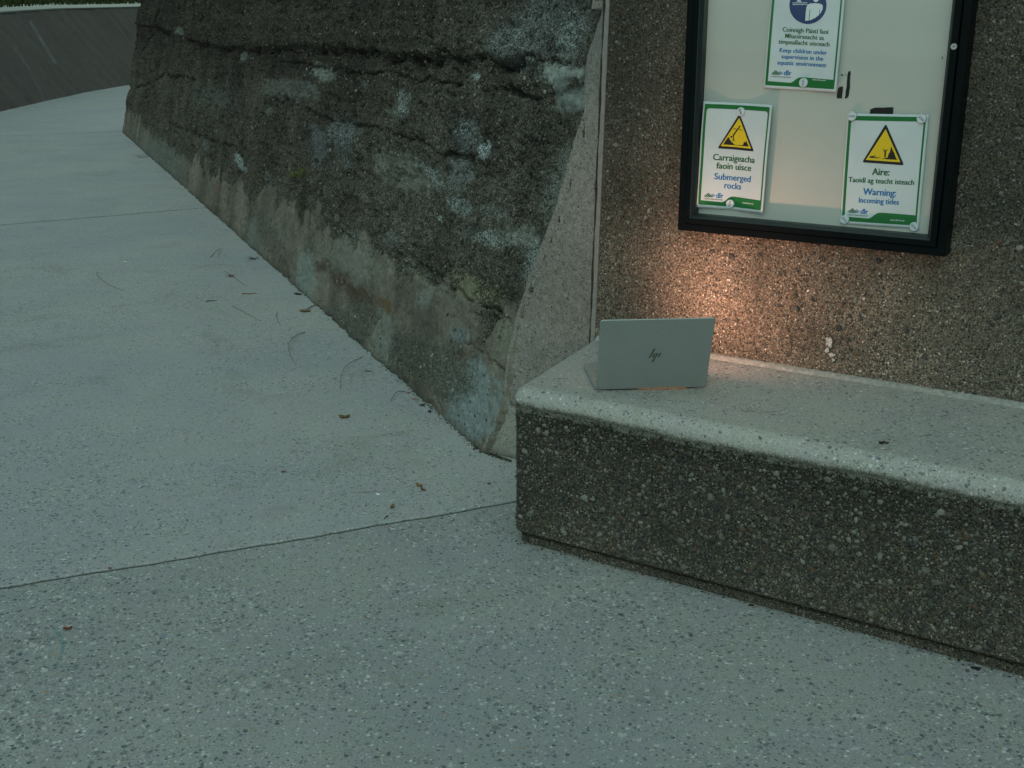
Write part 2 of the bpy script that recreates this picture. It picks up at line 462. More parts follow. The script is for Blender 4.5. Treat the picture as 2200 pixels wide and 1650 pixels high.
streak_(105, 45, 140, 95, 6, (.1, .11, .1), .5); streak_(190, 45, 240, 105, 3, (.1, .1, .09), .5); streak_(20, 140, 60, 225, 8, (.09, .09, .08), .4)
streak_(265, 60, 282, 92, 1.5, (.01, .01, .01), .9)
set_col(me, 'tone', tone); set_f(me, 'smooth', np.full(len(lw), .35))
rock_far = attr_rock_mat('ribbed_dark_concrete', grit=.3, bump=.5)
link('wall_face', me, rock_far, root_lw)
# coping strip
cap = []
for dz, oo in ((.0, -.01), (.022, -.01), (.025, .0), (.025, .20), (0, .20)):
    o_ = topz * .62 + oo
    cap.append(np.stack([gx + nx * o_, gy + ny * o_, topz + dz - .01 + .0 * gx], 1))
cap = np.stack(cap, 1).reshape(-1, 3)
link('coping', mesh_np('coping', cap, grid_faces(nU, 5)), plain('pale_coping', (.085, .09, .08), .8, grain=.25, gscale=8), root_lw)
# bank with grass behind
bk_n = 50
bo = np.linspace(.28, 16, bk_n)
BK = np.stack([gx[:, None] + nx[:, None] * (topz[:, None] * .62 + bo[None]), gy[:, None] + ny[:, None] * (topz[:, None] * .62 + bo[None]),
               topz[:, None] - .03 + bo[None] * .55 + 0 * gx[:, None]], 2).reshape(-1, 3)
BK[:, 2] += fbm(BK, .8, 4, 33) * .35 * np.tile(sstep(bo, .3, 2), nU)
tag(link('hillside', mesh_np('hillside', BK, grid_faces(nU, bk_n), True), plain('dark_soil', (.022, .024, .014), .95, grain=.5, gscale=4)), kind='structure')
# grass blades and leaf clumps
nb = 26000
gi = rng.integers(0, nU, nb); go = rng.uniform(0, 1, nb) ** 1.6 * 7 + .25
gb = np.stack([gx[gi] + nx[gi] * (topz[gi] * .62 + go), gy[gi] + ny[gi] * (topz[gi] * .62 + go), topz[gi] - .06 + go * .55], 1)
gh = rng.uniform(.12, .42, nb) * (1 + .5 * fbm(gb, 1.2, 2, 5)); ga = rng.uniform(0, 6.28, nb); ln = rng.uniform(.0, .8, nb) * gh
wd = rng.uniform(.006, .016, nb)
dx = np.stack([np.cos(ga), np.sin(ga), 0 * ga], 1); sx = np.stack([-np.sin(ga), np.cos(ga), 0 * ga], 1)
v0 = gb - sx * wd[:, None]; v1 = gb + sx * wd[:, None]
mid = gb + dx * (ln * .35)[:, None] + Zv * (gh * .6)[:, None]
v2 = mid + sx * (wd * .7)[:, None]; v3 = mid - sx * (wd * .7)[:, None]
v4 = gb + dx * ln[:, None] + Zv * (gh * .92)[:, None]; v5 = v4 + sx * .002
VV = np.stack([v0, v1, v2, v3, v4, v5], 1).reshape(-1, 3)
k_ = (np.arange(nb) * 6)[:, None]
FF = np.concatenate([k_ + np.array([[0, 1, 2, 3]]), k_ + np.array([[3, 2, 5, 4]])], 0)
gmat, nt, b = new_mat('dark_grass')
g = nt.nodes.new('ShaderNodeNewGeometry')
c_ = ramp_(nt, g.outputs['Random Per Island'], [(0, (.03, .055, .015)), (.4, (.05, .085, .02)), (.7, (.075, .075, .03)), (.9, (.12, .10, .05)), (1, (.04, .07, .02))])
nt.links.new(c_, b.inputs['Base Color']); b.inputs['Roughness'].default_value = .7
go_ = tag(link('grass', mesh_np('grass', VV, FF), gmat), 'dark green rough grass growing on the bank above the low far wall', 'grass', kind='stuff')

# ================================================================== OLD BATTERED WALL
def to_ah(P_):
    z = P_[..., 2]; rel = P_ - B2 - Qv * (BAT * z)[..., None] if P_.ndim > 1 else P_ - B2 - Qv * (BAT * z)
    return rel @ Ev, z
def px_ah(pts):
    out = []
    for (u, v) in pts:
        p = onface(u, v); a, z = to_ah(p); out.append((float(a), float(z)))
    return np.array(out)
# plan curve: starts behind the new wall, runs straight, turns round the far end
a_near = -np.geomspace(.001, .75, 60)[::-1]
nA = 1050
k = np.linspace(0, 1, nA); a_main = 2.6 * (np.exp(k * math.log(1 + LEN / 2.6)) - 1)
aa = np.concatenate([a_near, a_main])
turn_n = 60; rad_t = .55
th = np.linspace(0, math.radians(112), turn_n)[1:]
base = B2[None] + Ev[None] * aa[:, None]
tanv = np.tile(Ev, (len(aa), 1)); inn = np.tile(Qv, (len(aa), 1))
ctr = B1 + Qv * rad_t - Ev * 0.0
tb = ctr[None] - Qv[None] * (rad_t * np.cos(th))[:, None] + Ev[None] * (rad_t * np.sin(th))[:, None]
ti = Qv[None] * np.cos(th)[:, None] - Ev[None] * np.sin(th)[:, None]
end_dir = np.array([Qv[0] * math.sin(th[-1]) + Ev[0] * math.cos(th[-1]), Qv[1] * math.sin(th[-1]) + Ev[1] * math.cos(th[-1]), 0])
tail = tb[-1][None] + end_dir[None] * np.linspace(.1, 5, 30)[:, None]; tai = np.tile(ti[-1], (30, 1))
base = np.concatenate([base, tb, tail]); inn = np.concatenate([inn, ti, tai])
aall = np.concatenate([aa, LEN + rad_t * th, LEN + rad_t * th[-1] + np.linspace(.1, 5, 30)])
zz = np.concatenate([np.linspace(-.03, 1.75, 300), np.linspace(1.75, 3.3, 50)[1:]])
nZ = len(zz); nT = len(base)
A2 = np.repeat(aall, nZ); Z2 = np.tile(zz, nT)
bnd = [(1322, -90), (1309, -30), (1300, 30), (1268, 120), (1262, 180), (1262, 240), (1240, 300), (1200, 440), (1150, 570), (1110, 680), (1092, 760), (1084, 830), (1078, 862), (1062, 905), (1040, 955), (1034, 966)]
_ab = px_ah(bnd); _ab = _ab[np.argsort(_ab[:, 1])]
a_lim = np.interp(zz, _ab[:, 1], _ab[:, 0]) - .035
under = A2 < np.tile(a_lim, nT)
base2 = np.repeat(base, nZ, 0) + Ev[None] * np.where(under, np.tile(a_lim, nT) - A2, 0)[:, None]
P0 = base2 + np.repeat(inn, nZ, 0) * (BAT * Z2 + .06 * np.maximum(0, Z2 - .6) ** 2 * sstep(A2, 6, 12))[:, None]
P0[:, 2] = Z2
Nout = -np.repeat(inn, nZ, 0) + Zv[None] * BAT; Nout /= np.linalg.norm(Nout, axis=1)[:, None]
U2, V2 = project(P0)
Q3 = np.stack([A2, Z2, 0 * A2], 1)
SK = np.array([(150, 150), (262, 222), (300, 262), (345, 300), (400, 335), (470, 365), (520, 395), (600, 425), (680, 455), (780, 520), (860, 560), (930, 600), (1010, 650), (1060, 690), (1400, 760)], float)
wn1 = fbm(Q3, 6, 4, 40); wn2 = fbm(Q3, 18, 3, 41)
sk = np.interp(U2, SK[:, 0], SK[:, 1])
dpx = 4.2 / np.maximum(base[:, 1], 3)[:, None].repeat(nZ, 1).ravel()           # rough scale with distance
smooth = .86 * sstep((V2 - sk) / (30 * dpx) + wn1 * 3.4 + wn2 * 1.4, -.5, 1.0)
front = (aall <= LEN + .6).repeat(nZ)
# relief
strat = np.stack([A2 * .55, Z2 * 3.2, 0 * A2], 1)
rel = .030 * fbm(strat, 2.2, 5, 1) + .018 * fbm(Q3, 8, 4, 2) + .013 * fbm(Q3, 30, 4, 3, .7) + .006 * fbm(Q3, 95, 2, 4)
hole = np.clip(fbm(Q3 + 9, 16, 4, 14, .65) - .16, 0, 1) + np.clip(fbm(Q3 + 19, 42, 3, 15, .65) - .18, 0, 1) * .6
rel -= .085 * hole
ridg = 1 - np.abs(fbm(strat + 3, 2.0, 4, 9)) * 5; ridg = np.clip(ridg, 0, 1)
rel -= .012 * ridg ** 2
rel *= (1 - .80 * smooth)
rel += smooth * (.002 * fbm(Q3, 14, 3, 6) + .0012 * fbm(Q3, 70, 2, 7)) + smooth * .010
# upper lift overhangs above the long crevice
cre_main = px_ah([(330, 60), (400, 86), (470, 106), (560, 112), (640, 104), (720, 112), (800, 120), (880, 127), (960, 130), (1040, 136), (1110, 146), (1180, 146), (1250, 120)])
def crevice(pts, width, depth, wob=.02, seed=0, fade=True):
    """distance in the face plane to a polyline"""
    global rel, dark
    ab = px_ah(pts) if not isinstance(pts, np.ndarray) else pts
    w1 = wob * 1.6 * fbm(Q3 + seed, 7, 4, 60 + seed, .65) + .012 * fbm(Q3 + seed, 40, 2, 61); w2 = wob * .9 * fbm(Q3 + seed, 25, 2, 80 + seed)
    best = np.full(len(A2), 9.0)
    amin, amax = ab[:, 0].min() - .3, ab[:, 0].max() + .3; zmin, zmax = ab[:, 1].min() - .3, ab[:, 1].max() + .3
    I = np.where((A2 > amin) & (A2 < amax) & (Z2 > zmin) & (Z2 < zmax) & front)[0]
    px_, py_ = A2[I] + w2[I], Z2[I] + w1[I]
    bb = np.full(len(I), 9.0)
    for (a0, z0), (a1, z1) in zip(ab[:-1], ab[1:]):
        L2 = (a1 - a0) ** 2 + (z1 - z0) ** 2 + 1e-9
        t = np.clip(((px_ - a0) * (a1 - a0) + (py_ - z0) * (z1 - z0)) / L2, 0, 1)
        bb = np.minimum(bb, np.hypot(px_ - a0 - t * (a1 - a0), py_ - z0 - t * (z1 - z0)))
    wdt = width * np.clip(.75 + 1.6 * fbm(Q3[I] + 5 + seed, 7, 4, 90 + seed, .65), .05, 2.5)
    kk = np.exp(-(bb / np.maximum(wdt, .002)) ** 2)
    rel[I] -= depth * kk; dark[I] = np.maximum(dark[I], kk)
dark = np.zeros(len(A2))
zc = np.interp(A2, cre_main[::-1, 0] if cre_main[0, 0] > cre_main[-1, 0] else cre_main[:, 0], cre_main[::-1, 1] if cre_main[0, 0] > cre_main[-1, 0] else cre_main[:, 1])
rel += .030 * sstep(Z2 - zc + .02 * wn1, .0, .03) * (1 - sstep(Z2 - zc, .25, .9) * .6) * sstep(A2, -.2, .3)
crevice(cre_main, .013, .042, .045, 0)
crevice([(600, 128), (660, 140), (740, 152), (830, 160), (900, 168), (960, 176), (1000, 190)], .009, .022, .02, 1)
crevice([(590, 212), (650, 226), (690, 252), (760, 262), (830, 282), (900, 306), (960, 326), (1010, 345)], .008, .020, .02, 2)
crevice([(655, 365), (650, 410), (648, 450), (642, 485)], .018, .045, .02, 3)
crevice([(505, 285), (512, 310), (525, 300)], .02, .04, .02, 4)
crevice([(290, 190), (330, 175), (350, 160), (420, 170)], .02, .03, .03, 5)
crevice([(300, 110), (330, 60), (345, 10)], .03, .03, .03, 6)
crevice([(1040, 190), (1090, 205), (1130, 215), (1170, 225)], .012, .025, .03, 7)
crevice([(960, 330), (1000, 345), (1010, 360)], .012, .02, .02, 8)
crevice([(405, 260), (412, 300), (415, 330)], .02, .03, .02, 9)
crevice([(700, 470), (760, 505), (800, 530), (880, 580), (930, 610), (980, 640)], .004, .006, .015, 10)
crevice([(880, 545), (930, 590), (960, 610), (1010, 640), (1060, 665), (1095, 690)], .008, .013, .015, 11)
crevice([(1000, 735), (1040, 760), (1085, 800)], .006, .010, .01, 12)
crevice([(360, 262), (420, 285), (470, 310), (530, 320)], .012, .02, .03, 13)
fade_in = sstep(A2, -.75, -.72)
_dl = A2 - np.tile(a_lim, nT); rel = rel * (.25 + .75 * sstep(_dl, .03, .16)); rel = np.where(under, -.03, rel)
PO = P0 + Nout * rel[:, None]
me = mesh_np('wall_face', PO, grid_faces(nT, nZ)[:, ::-1], True)
# ---- tones (surface colour: paste, lichen, lime, rust; crevice shade painted in)
T = np.zeros((len(A2), 3))
brown = np.array([.026, .022, .018]); grey = np.array([.052, .050, .043]); plas = np.array([.100, .100, .088])
upmix = sstep(zc - Z2 + wn1 * .15, -.05, .5)[:, None]
T[:] = brown * (1 - upmix) + grey * upmix
near = sstep(-A2, -3.2, -.4)[:, None]                       # greener and paler towards the near end
T = T * (1 - .30 * near) + np.array([.105, .112, .098]) * .30 * near
T = T * (1 - smooth[:, None]) + plas * smooth[:, None]
T *= (1 + .55 * fbm(Q3 * np.array([1, .16, 1]), 5, 4, 53))[:, None]
T *= np.array([1.08, .96, .90])
T *= (1 + .55 * fbm(Q3, 5, 5, 50, .65))[:, None] * (1 + .25 * fbm(Q3, 22, 3, 51))[:, None]
def blob(u, v, ru, rv, ang, col, st, seed, hard=.35, sm=None):
    """patch with a ragged edge, centred where the photo shows it"""
    global T, smooth
    ca, sa = math.cos(math.radians(ang)), math.sin(math.radians(ang))
    I = np.where((np.abs(U2 - u) < 3 * max(ru, rv)) & (np.abs(V2 - v) < 3 * max(ru, rv)) & front)[0]
    x = (U2[I] - u) * ca + (V2[I] - v) * sa; y = -(U2[I] - u) * sa + (V2[I] - v) * ca
    d = np.hypot(x / ru, y / rv) + .55 * fbm(Q3[I] + seed, 12, 4, 100 + seed) + .35 * fbm(Q3[I] + seed, 45, 2, 130 + seed)
    k = (1 - sstep(d, 1 - hard, 1 + hard)) * st
    T[I] = T[I] * (1 - k[:, None]) + np.array(col) * k[:, None]
    if sm is not None: smooth[I] = smooth[I] * (1 - k) + sm * k
lime = (.30, .34, .34); pale = (.19, .205, .19); blue = (.15, .175, .185); rust = (.045, .026, .018); hole_dark = (.02, .022, .012)
blob(1165, 60, 90, 60, -40, blue, .45, 1, .6); blob(1100, 95, 40, 22, -40, lime, .32, 2, .6); blob(1230, 90, 45, 25, -60, lime, .38, 3, .6)
blob(1215, 165, 42, 26, -10, (.20, .22, .21), .9, 4, .15, .9); blob(1180, 155, 25, 15, -30, pale, .7, 5, .3)
blob(1240, 215, 40, 30, 0, (.17, .19, .18), .8, 6, .3, .8)
blob(1035, 320, 13, 18, 0, (.26, .29, .30), 1, 7, .2); blob(1000, 285, 25, 35, 0, blue, .6, 8, .5)
blob(985, 370, 22, 35, 10, blue, .5, 9, .4, .6); blob(930, 380, 45, 14, 45, (.2, .23, .22), .6, 10, .4)
blob(980, 440, 25, 14, 50, (.2, .23, .23), .6, 11, .4); blob(860, 370, 70, 35, 35, (.13, .13, .11), .7, 12, .3, .7)
blob(870, 225, 14, 30, 10, lime, .5, 13, .6); blob(855, 240, 20, 12, 0, pale, .5, 14, .5)
blob(735, 290, 30, 35, 0, blue, .6, 15, .6); blob(680, 310, 18, 40, 0, (.11, .13, .14), .6, 16, .4, .6)
blob(690, 155, 20, 16, 20, pale, .8, 17, .4, .5); blob(620, 190, 60, 22, 5, (.10, .10, .09), .7, 18, .3, .6)
blob(512, 345, 6, 16, -20, (.30, .35, .36), .7, 19, .3); blob(520, 362, 12, 5, 30, (.22, .25, .26), .6, 20, .3)
blob(390, 70, 7, 10, 0, pale, .7, 21, .4); blob(520, 122, 8, 10, 0, pale, .6, 22, .4); blob(1022, 165, 10, 8, 0, (.35, .4, .4), .8, 23, .4)
blob(1150, 560, 20, 40, 0, lime, .4, 24, .7); blob(1145, 600, 16, 14, 0, (.30, .33, .30), .6, 25, .5)
blob(1045, 510, 45, 14, 10, lime, .5, 26, .6); blob(1060, 455, 30, 12, 20, pale, .5, 27, .6); blob(1200, 380, 25, 70, 20, pale, .55, 28, .7)
blob(1110, 505, 35, 22, 0, pale, .6, 29, .4, .6); blob(940, 470, 8, 8, 0, (.34, .36, .33), .8, 30, .4)
blob(735, 600, 50, 17, 42, rust, .85, 31, .35); blob(770, 630, 35, 22, 30, (.05, .035, .022), .8, 32, .4)
blob(830, 655, 24, 12, 40, (.10, .06, .025), .8, 33, .4); blob(690, 572, 14, 14, 0, rust, .7, 34, .4)
blob(995, 765, 24, 10, 35, (.09, .055, .035), .8, 35, .4); blob(1015, 785, 22, 8, 30, rust, .6, 36, .4)
blob(660, 590, 18, 55, 4, (.155, .175, .17), .75, 37, .25, .9); blob(830, 740, 24, 70, 3, (.15, .165, .15), .7, 38, .3, .85)
blob(545, 505, 14, 35, 0, (.12, .14, .125), .6, 39, .4, .8); blob(1020, 860, 55, 75, 5, (.165, .195, .20), .9, 40, .25, .8)
blob(985, 720, 24, 16, 0, blue, .7, 41, .4, .5); blob(915, 640, 14, 26, 30, pale, .5, 42, .5)
blob(1010, 615, 60, 25, 30, (.15, .145, .09), .6, 43, .5); blob(900, 590, 60, 12, 38, (.15, .15, .12), .5, 44, .5)
blob(640, 370, 14, 10, 0, (.09, .085, .02), .8, 45, .4); blob(630, 375, 12, 8, 0, (.06, .065, .015), .8, 46, .4)
blob(650, 430, 12, 55, 3, hole_dark, .8, 47, .4); blob(870, 470, 60, 40, 35, (.125, .12, .10), .6, 48, .4)  # dark tone down the upright hole
blob(760, 560, 70, 40, 38, (.14, .145, .125), .6, 49, .5); blob(890, 770, 60, 45, 30, (.075, .075, .062), .8, 50, .4, .1)
blob(975, 800, 45, 60, 10, (.085, .09, .075), .7, 51, .5, .0); blob(760, 700, 50, 50, 40, (.07, .07, .06), .7, 52, .4, .1)
blob(580, 500, 20, 60, -30, (.08, .075, .065), .6, 53, .5, .1); blob(470, 405, 12, 12, 0, (.10, .06, .045), .6, 54, .4)
blob(350, 340, 60, 30, 45, (.085, .10, .09), .7, 55, .5, .9)
blob(1085, 730, 22, 40, 0, (.15, .15, .11), .6, 56, .5, .7)
blob(460, 210, 40, 22, 10, (.075, .08, .07), .6, 57, .5); blob(700, 60, 260, 45, 3, (.05, .045, .034), .6, 58, .4)
for i_ in range(14):        # small lime runs and bare stones
    blob(rng.uniform(400, 1220), rng.uniform(150, 520), rng.uniform(4, 11), rng.uniform(5, 16), rng.uniform(-20, 20), pale if i_ % 2 else blue, .4, 200 + i_, .5)
T *= (1 - .80 * np.clip(dark, 0, 1) ** 1.2)[:, None]  # shade inside the crevices darkened into the tone
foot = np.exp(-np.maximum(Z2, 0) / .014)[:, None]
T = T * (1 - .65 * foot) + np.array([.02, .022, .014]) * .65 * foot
set_col(me, 'tone', np.clip(T, .004, .8)); set_f(me, 'smooth', np.clip(smooth, 0, 1))
root_ow = root('old_sea_wall', B2 + Ev * 4, 'old battered rough concrete wall with deep cracks, lime streaks and rust stains', 'wall')
rock = attr_rock_mat('weathered_old_concrete', grit=.9, bump=1.0, pits=.45)
ow = link('wall_face', me, rock, root_ow)
# coarse grains standing out of the worn face
cand = rng.integers(0, len(A2), 60000)
cand = cand[(aall[cand // nZ] < 9) & (Z2[cand] > .02) & (Z2[cand] < 1.75) & (rng.uniform(0, 1, len(cand)) > smooth[cand] * .9)][:16000]
pebm_old = pebble_mat('old_wall_grains', .55)
pebbles('exposed_grains', PO[cand] + rng.normal(0, .002, (len(cand), 3)), Nout[cand], np.clip(rng.lognormal(math.log(.0032), .45, len(cand)), .0015, .012), pebm_old, root_ow, .7, .1)

# ================================================================== BOARD WALL (new precast wall)
root_w = root('board_wall', wp(.9, 0, DW), 'brown exposed aggregate concrete wall behind the bench carrying the notice board', 'wall')
s0 = lambda z: -.062 + .024 * (z - .45)
ns, nz = 620, 420
sv = np.concatenate([np.linspace(0, 1.55, 520), np.linspace(1.55, 4.0, 100)[1:]]); zv = np.concatenate([np.linspace(.0, .38, 20), np.linspace(.385, 1.60, 330), np.linspace(1.62, 3.0, 50)])
SG, ZG = np.meshgrid(sv, zv, indexing='ij'); ss = SG.ravel() + s0(ZG.ravel()); zz_ = ZG.ravel()
Pw = wp(ss, zz_, DW)
q3 = np.stack([ss, zz_, 0 * ss], 1)
relw = .0022 * fbm(q3, 55, 3, 11) + .0016 * fbm(q3, 140, 2, 12) + .003 * fbm(q3 * np.array([1, .12, 1]), 9, 3, 13)
relw *= sstep(SG.ravel(), 0, .012)
Pw = Pw - M_ * relw[:, None]
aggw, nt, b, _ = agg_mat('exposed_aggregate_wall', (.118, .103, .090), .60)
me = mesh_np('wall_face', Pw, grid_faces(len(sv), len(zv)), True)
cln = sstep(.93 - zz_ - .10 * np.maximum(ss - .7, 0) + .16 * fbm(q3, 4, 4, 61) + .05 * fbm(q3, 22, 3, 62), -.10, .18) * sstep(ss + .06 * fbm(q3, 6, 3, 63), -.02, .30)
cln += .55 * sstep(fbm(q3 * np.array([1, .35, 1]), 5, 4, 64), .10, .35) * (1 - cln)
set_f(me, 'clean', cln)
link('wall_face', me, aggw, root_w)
# the returned left edge of the wall panel, a smooth pale arris strip
zs = np.linspace(0, 3.0, 120)
def strip(profile, seed=0):
    V = []
    for z in zs:
        wob = .0012 * math.sin(z * 23 + seed) + .0008 * math.sin(z * 71 + seed)
        for ds, dd_ in profile: V.append(wp(s0(z) + ds + wob * (ds < -.004), z, DW + dd_))
    return np.array(V), grid_faces(len(zs), len(profile))
V, f = strip([(.003, .012), (.002, -.003), (-.001, -.0045), (-.010, -.0045), (-.0125, -.002), (-.013, .02)])
link('edge_strip', mesh_np('edge_strip', V, f), plain('mastic_strip', (.165, .155, .15), .6, grain=.15, gscale=90), root_w)
V, f = strip([(-.0125, .004), (-.016, .0), (-.021, .003), (-.024, .012)], 2)
link('joint_sealant', mesh_np('joint_sealant', V, f), plain('brown_sealant', (.045, .030, .026), .8, grain=.5, gscale=120), root_w)
npb = 15000
ps = rng.uniform(.0, 1.5, npb) - .03; pz = rng.uniform(.45, 1.62, npb)
C_ = wp(ps, pz, DW) ; keep = ps > s0(pz) + .012
C_ = C_[keep]; rads = np.clip(rng.lognormal(math.log(.0022), .60, len(C_)), .0014, .013)
pebm = pebble_mat('aggregate_pebbles', .37)
pebbles('aggregate', C_, np.tile(-M_, (len(C_), 1)), rads, pebm, root_w, .55, .12)

bm = bmesh.new()
for (u0, v0, ru_, rv_) in ((1781, 735, 7, 15), (1777, 752, 5, 6), (1787, 762, 8, 6), (1790, 773, 4, 4)):
    n_ = 22; vs = []
    for i in range(n_):
        a_ = 2 * math.pi * i / n_; k_ = rng.uniform(.45, 1.15); vs.append(bm.verts.new([float(x) for x in wp(*towall(u0 + ru_ * k_ * math.cos(a_), v0 + rv_ * k_ * math.sin(a_), DW - .004), DW - .0045 - .0003 * (u0 % 5))]))
    bm.faces.new(vs)
bmesh.ops.triangulate(bm, faces=bm.faces)
o_ = link('lime_splash', bm_mesh('lime_splash', bm), plain('lime_splash', (.30, .31, .29), .8, grain=.6, gscale=260), root_w); o_['kind'] = 'stuff'
# infill mortar between the old wall and the panel
bw = np.array([onface(*p) for p in bnd]); bz = bw[:, 2].copy()
ordr = np.argsort(bz); bw = bw[ordr]; bz = bz[ordr]
nI, nJ = 90, 330
zI = np.linspace(-.02, 1.62, nJ)
EX = np.stack([np.interp(zI, bz, bw[:, i]) for i in range(3)], 1); EX[:, 2] = zI
Nf = -Qv + Zv * BAT; Nf /= np.linalg.norm(Nf)
EX = EX + Nf * .012
q_rag = .004 * fbm(np.stack([zI, 0 * zI, 0 * zI], 1), 12, 4, 71) + .0015 * fbm(np.stack([zI, 0 * zI, 0 * zI], 1), 60, 3, 72)
EX = EX + Ev[None] * q_rag[:, None]
SE = np.array([wp(s0(z) - .018, z, DW + .004) for z in zI])
# below the seat the mortar turns round behind the bench end
tI = np.linspace(0, 1, nI)
bulge = np.sin(tI * math.pi)
IF = EX[:, None] * (1 - tI[None, :, None]) + SE[:, None] * tI[None, :, None]
nin = np.cross(SE - EX, Zv[None]); nin /= np.linalg.norm(nin, axis=1)[:, None]
nin *= np.sign((nin @ (np.array([0, 0, 0]) - np.array([0, 3.5, 0]))))[:, None]
IF = IF.reshape(-1, 3); nrm = np.repeat(nin, nI, 0)
tt = np.tile(tI, nJ); zI2 = np.repeat(zI, nI)
# first column sinks into the old wall
sink = (1 - sstep(tt, 0, .035)) * -.03
IF = IF + nrm * (.0018 * fbm(IF, 30, 3, 73) + .0012 * fbm(IF, 110, 2, 74) + sink)[:, None]
me = mesh_np('mortar_infill', IF, grid_faces(nJ, nI), True)
ui, vi = project(IF)
ti_ = np.tile(np.array([.168, .152, .140]), (len(IF), 1)) * (1 + .16 * fbm(IF, 9, 4, 75) + .10 * fbm(IF, 40, 3, 76))[:, None]
tri = sstep(vi + (ui - 1040) * .15 * 0 + 6 * fbm(IF, 30, 3, 78), 868, 876) * sstep(ui - (1040 + (960 - vi) * .42) + 5 * fbm(IF, 35, 3, 79), -4, 2)
ti_ = ti_ * (1 - tri[:, None]) + np.array([.225, .22, .195]) * tri[:, None]
crk = np.exp(-((vi - (835 + (ui - 1075) * 1.25) + 5 * fbm(IF, 40, 3, 80)) / 3.2) ** 2) * (ui > 1062) * (ui < 1112)
ti_ = ti_ * (1 - .8 * crk[:, None]) + np.array([.04, .028, .02]) * .8 * crk[:, None]
ftk = np.exp(-np.maximum(zI2, 0) / .012)[:, None]; ti_ = ti_ * (1 - .6 * ftk) + np.array([.02, .022, .014]) * .6 * ftk
set_col(me, 'tone', np.clip(ti_, .01, .8)); set_f(me, 'smooth', np.clip(.78 + .2 * tri, 0, 1))
link('mortar_infill', me, attr_rock_mat('pitted_mortar', grit=.5, bump=.5, pits=.9), root_ow)

# ================================================================== BENCH
root_b = root('bench', wp(1.2, 0, .28), 'concrete bench with smooth pale seat and dark pebbly front, laptop standing on it', 'bench')
SEAT = .455
# sweep path: along the left end from the wall to the front corner, round it, along the front
Lend = np.array([-.0, DW]);
left_top = -.062
def plan_pt(s_, d): return A + R_ * s_ + M_ * d
rc = .045; SH = .017
pth = []; nrmv = []
for d in np.linspace(DW + .02, rc, 130):
    pth.append((left_top * (d - rc) / (DW - rc) - SH, d)); nrmv.append((-1.0, 0.0))
for t in np.linspace(0, math.pi / 2, 14)[1:]:
    pth.append((rc - rc * math.cos(t) - SH, rc - rc * math.sin(t))); nrmv.append((-math.cos(t), -math.sin(t)))
sb_ = np.concatenate([np.linspace(rc + .003 - SH, 1.55, 560), np.linspace(1.56, 3.4, 120)])
for s_ in sb_: pth.append((s_, 0.0)); nrmv.append((0.0, -1.0))
pth = np.array(pth); nrmv = np.array(nrmv); nP = len(pth)
def sweep(profile):
    """profile: list of (inward offset, z)"""
    pr = np.array(profile)
    S2 = pth[:, None, 0] - nrmv[:, None, 0] * pr[None, :, 0]; D2 = pth[:, None, 1] - nrmv[:, None, 1] * pr[None, :, 0]
    return wp(S2, np.broadcast_to(pr[None, :, 1], S2.shape), D2).reshape(-1, 3), np.repeat(nrmv, len(pr), 0), np.tile(pr[:, 0], nP), np.tile(pr[:, 1], nP)
R1 = .040
prof = [(.003, .385)]
prof += [(.0, z) for z in np.linspace(.39, SEAT - R1, 10)]
for t in np.linspace(0, math.pi / 2, 22)[1:]:
    prof.append((R1 - R1 * math.cos(t), SEAT - R1 + R1 * math.sin(t)))
prof += [(.044, SEAT)]
V, nn, po, pz_ = sweep(prof)
q3 = V.copy()
along = np.repeat(np.concatenate([[0], np.cumsum(np.linalg.norm(np.diff(pth, axis=0), axis=1))]), len(prof))
# the pale cement skin wears away downwards along an uneven line
edge = .405 + .010 * fbm(np.stack([along, 0 * along, 0 * along], 1), 4, 4, 91) + .006 * fbm(q3, 40, 3, 92)
capm = sstep(pz_ - edge, -.006, .006); skinv = np.clip((pz_ - edge) / .018, -.6, 1.15)
outn = (R_[None] * nn[:, :1] + M_[None] * nn[:, 1:])
rr_ = (.0016 * fbm(q3, 60, 3, 93) + .0012 * fbm(q3, 140, 2, 94)) * (1.3 - capm) + .0045 * capm - .004
inner = sstep(po, .02, .040); rr_ = rr_ * (1 - inner) + .0 * inner
V2_ = V + outn * rr_[:, None]
me = mesh_np('seat_edge', V2_, grid_faces(nP, len(prof)), True)
seat_m, nt, b, cst = floor_mat('seat_concrete', (.258, .252, .228), 1.1, False, .6)
# blend to pebbly paste where the skin is gone
at = nt.nodes.new('ShaderNodeAttribute'); at.attribute_name = 'skin'
co = coords(nt); g1 = noise_(nt, co, 260, 3, .75)
pc = mix_(nt, map_(nt, g1, .36, .64), (.03, .029, .024), (.17, .16, .135))
g5 = noise_(nt, co, 190, 3, .8)
skf = map_(nt, math_(nt, 'ADD', at.outputs['Fac'], math_(nt, 'MULTIPLY', math_(nt, 'SUBTRACT', g5, .5), 2.6)), .25, .70)
inv = math_(nt, 'SUBTRACT', 1.0, skf)
colx = mix_(nt, inv, cst, pc)
nt.links.new(colx, b.inputs['Base Color'])
set_f(me, 'skin', skinv); link('seat_edge', me, seat_m, root_b)
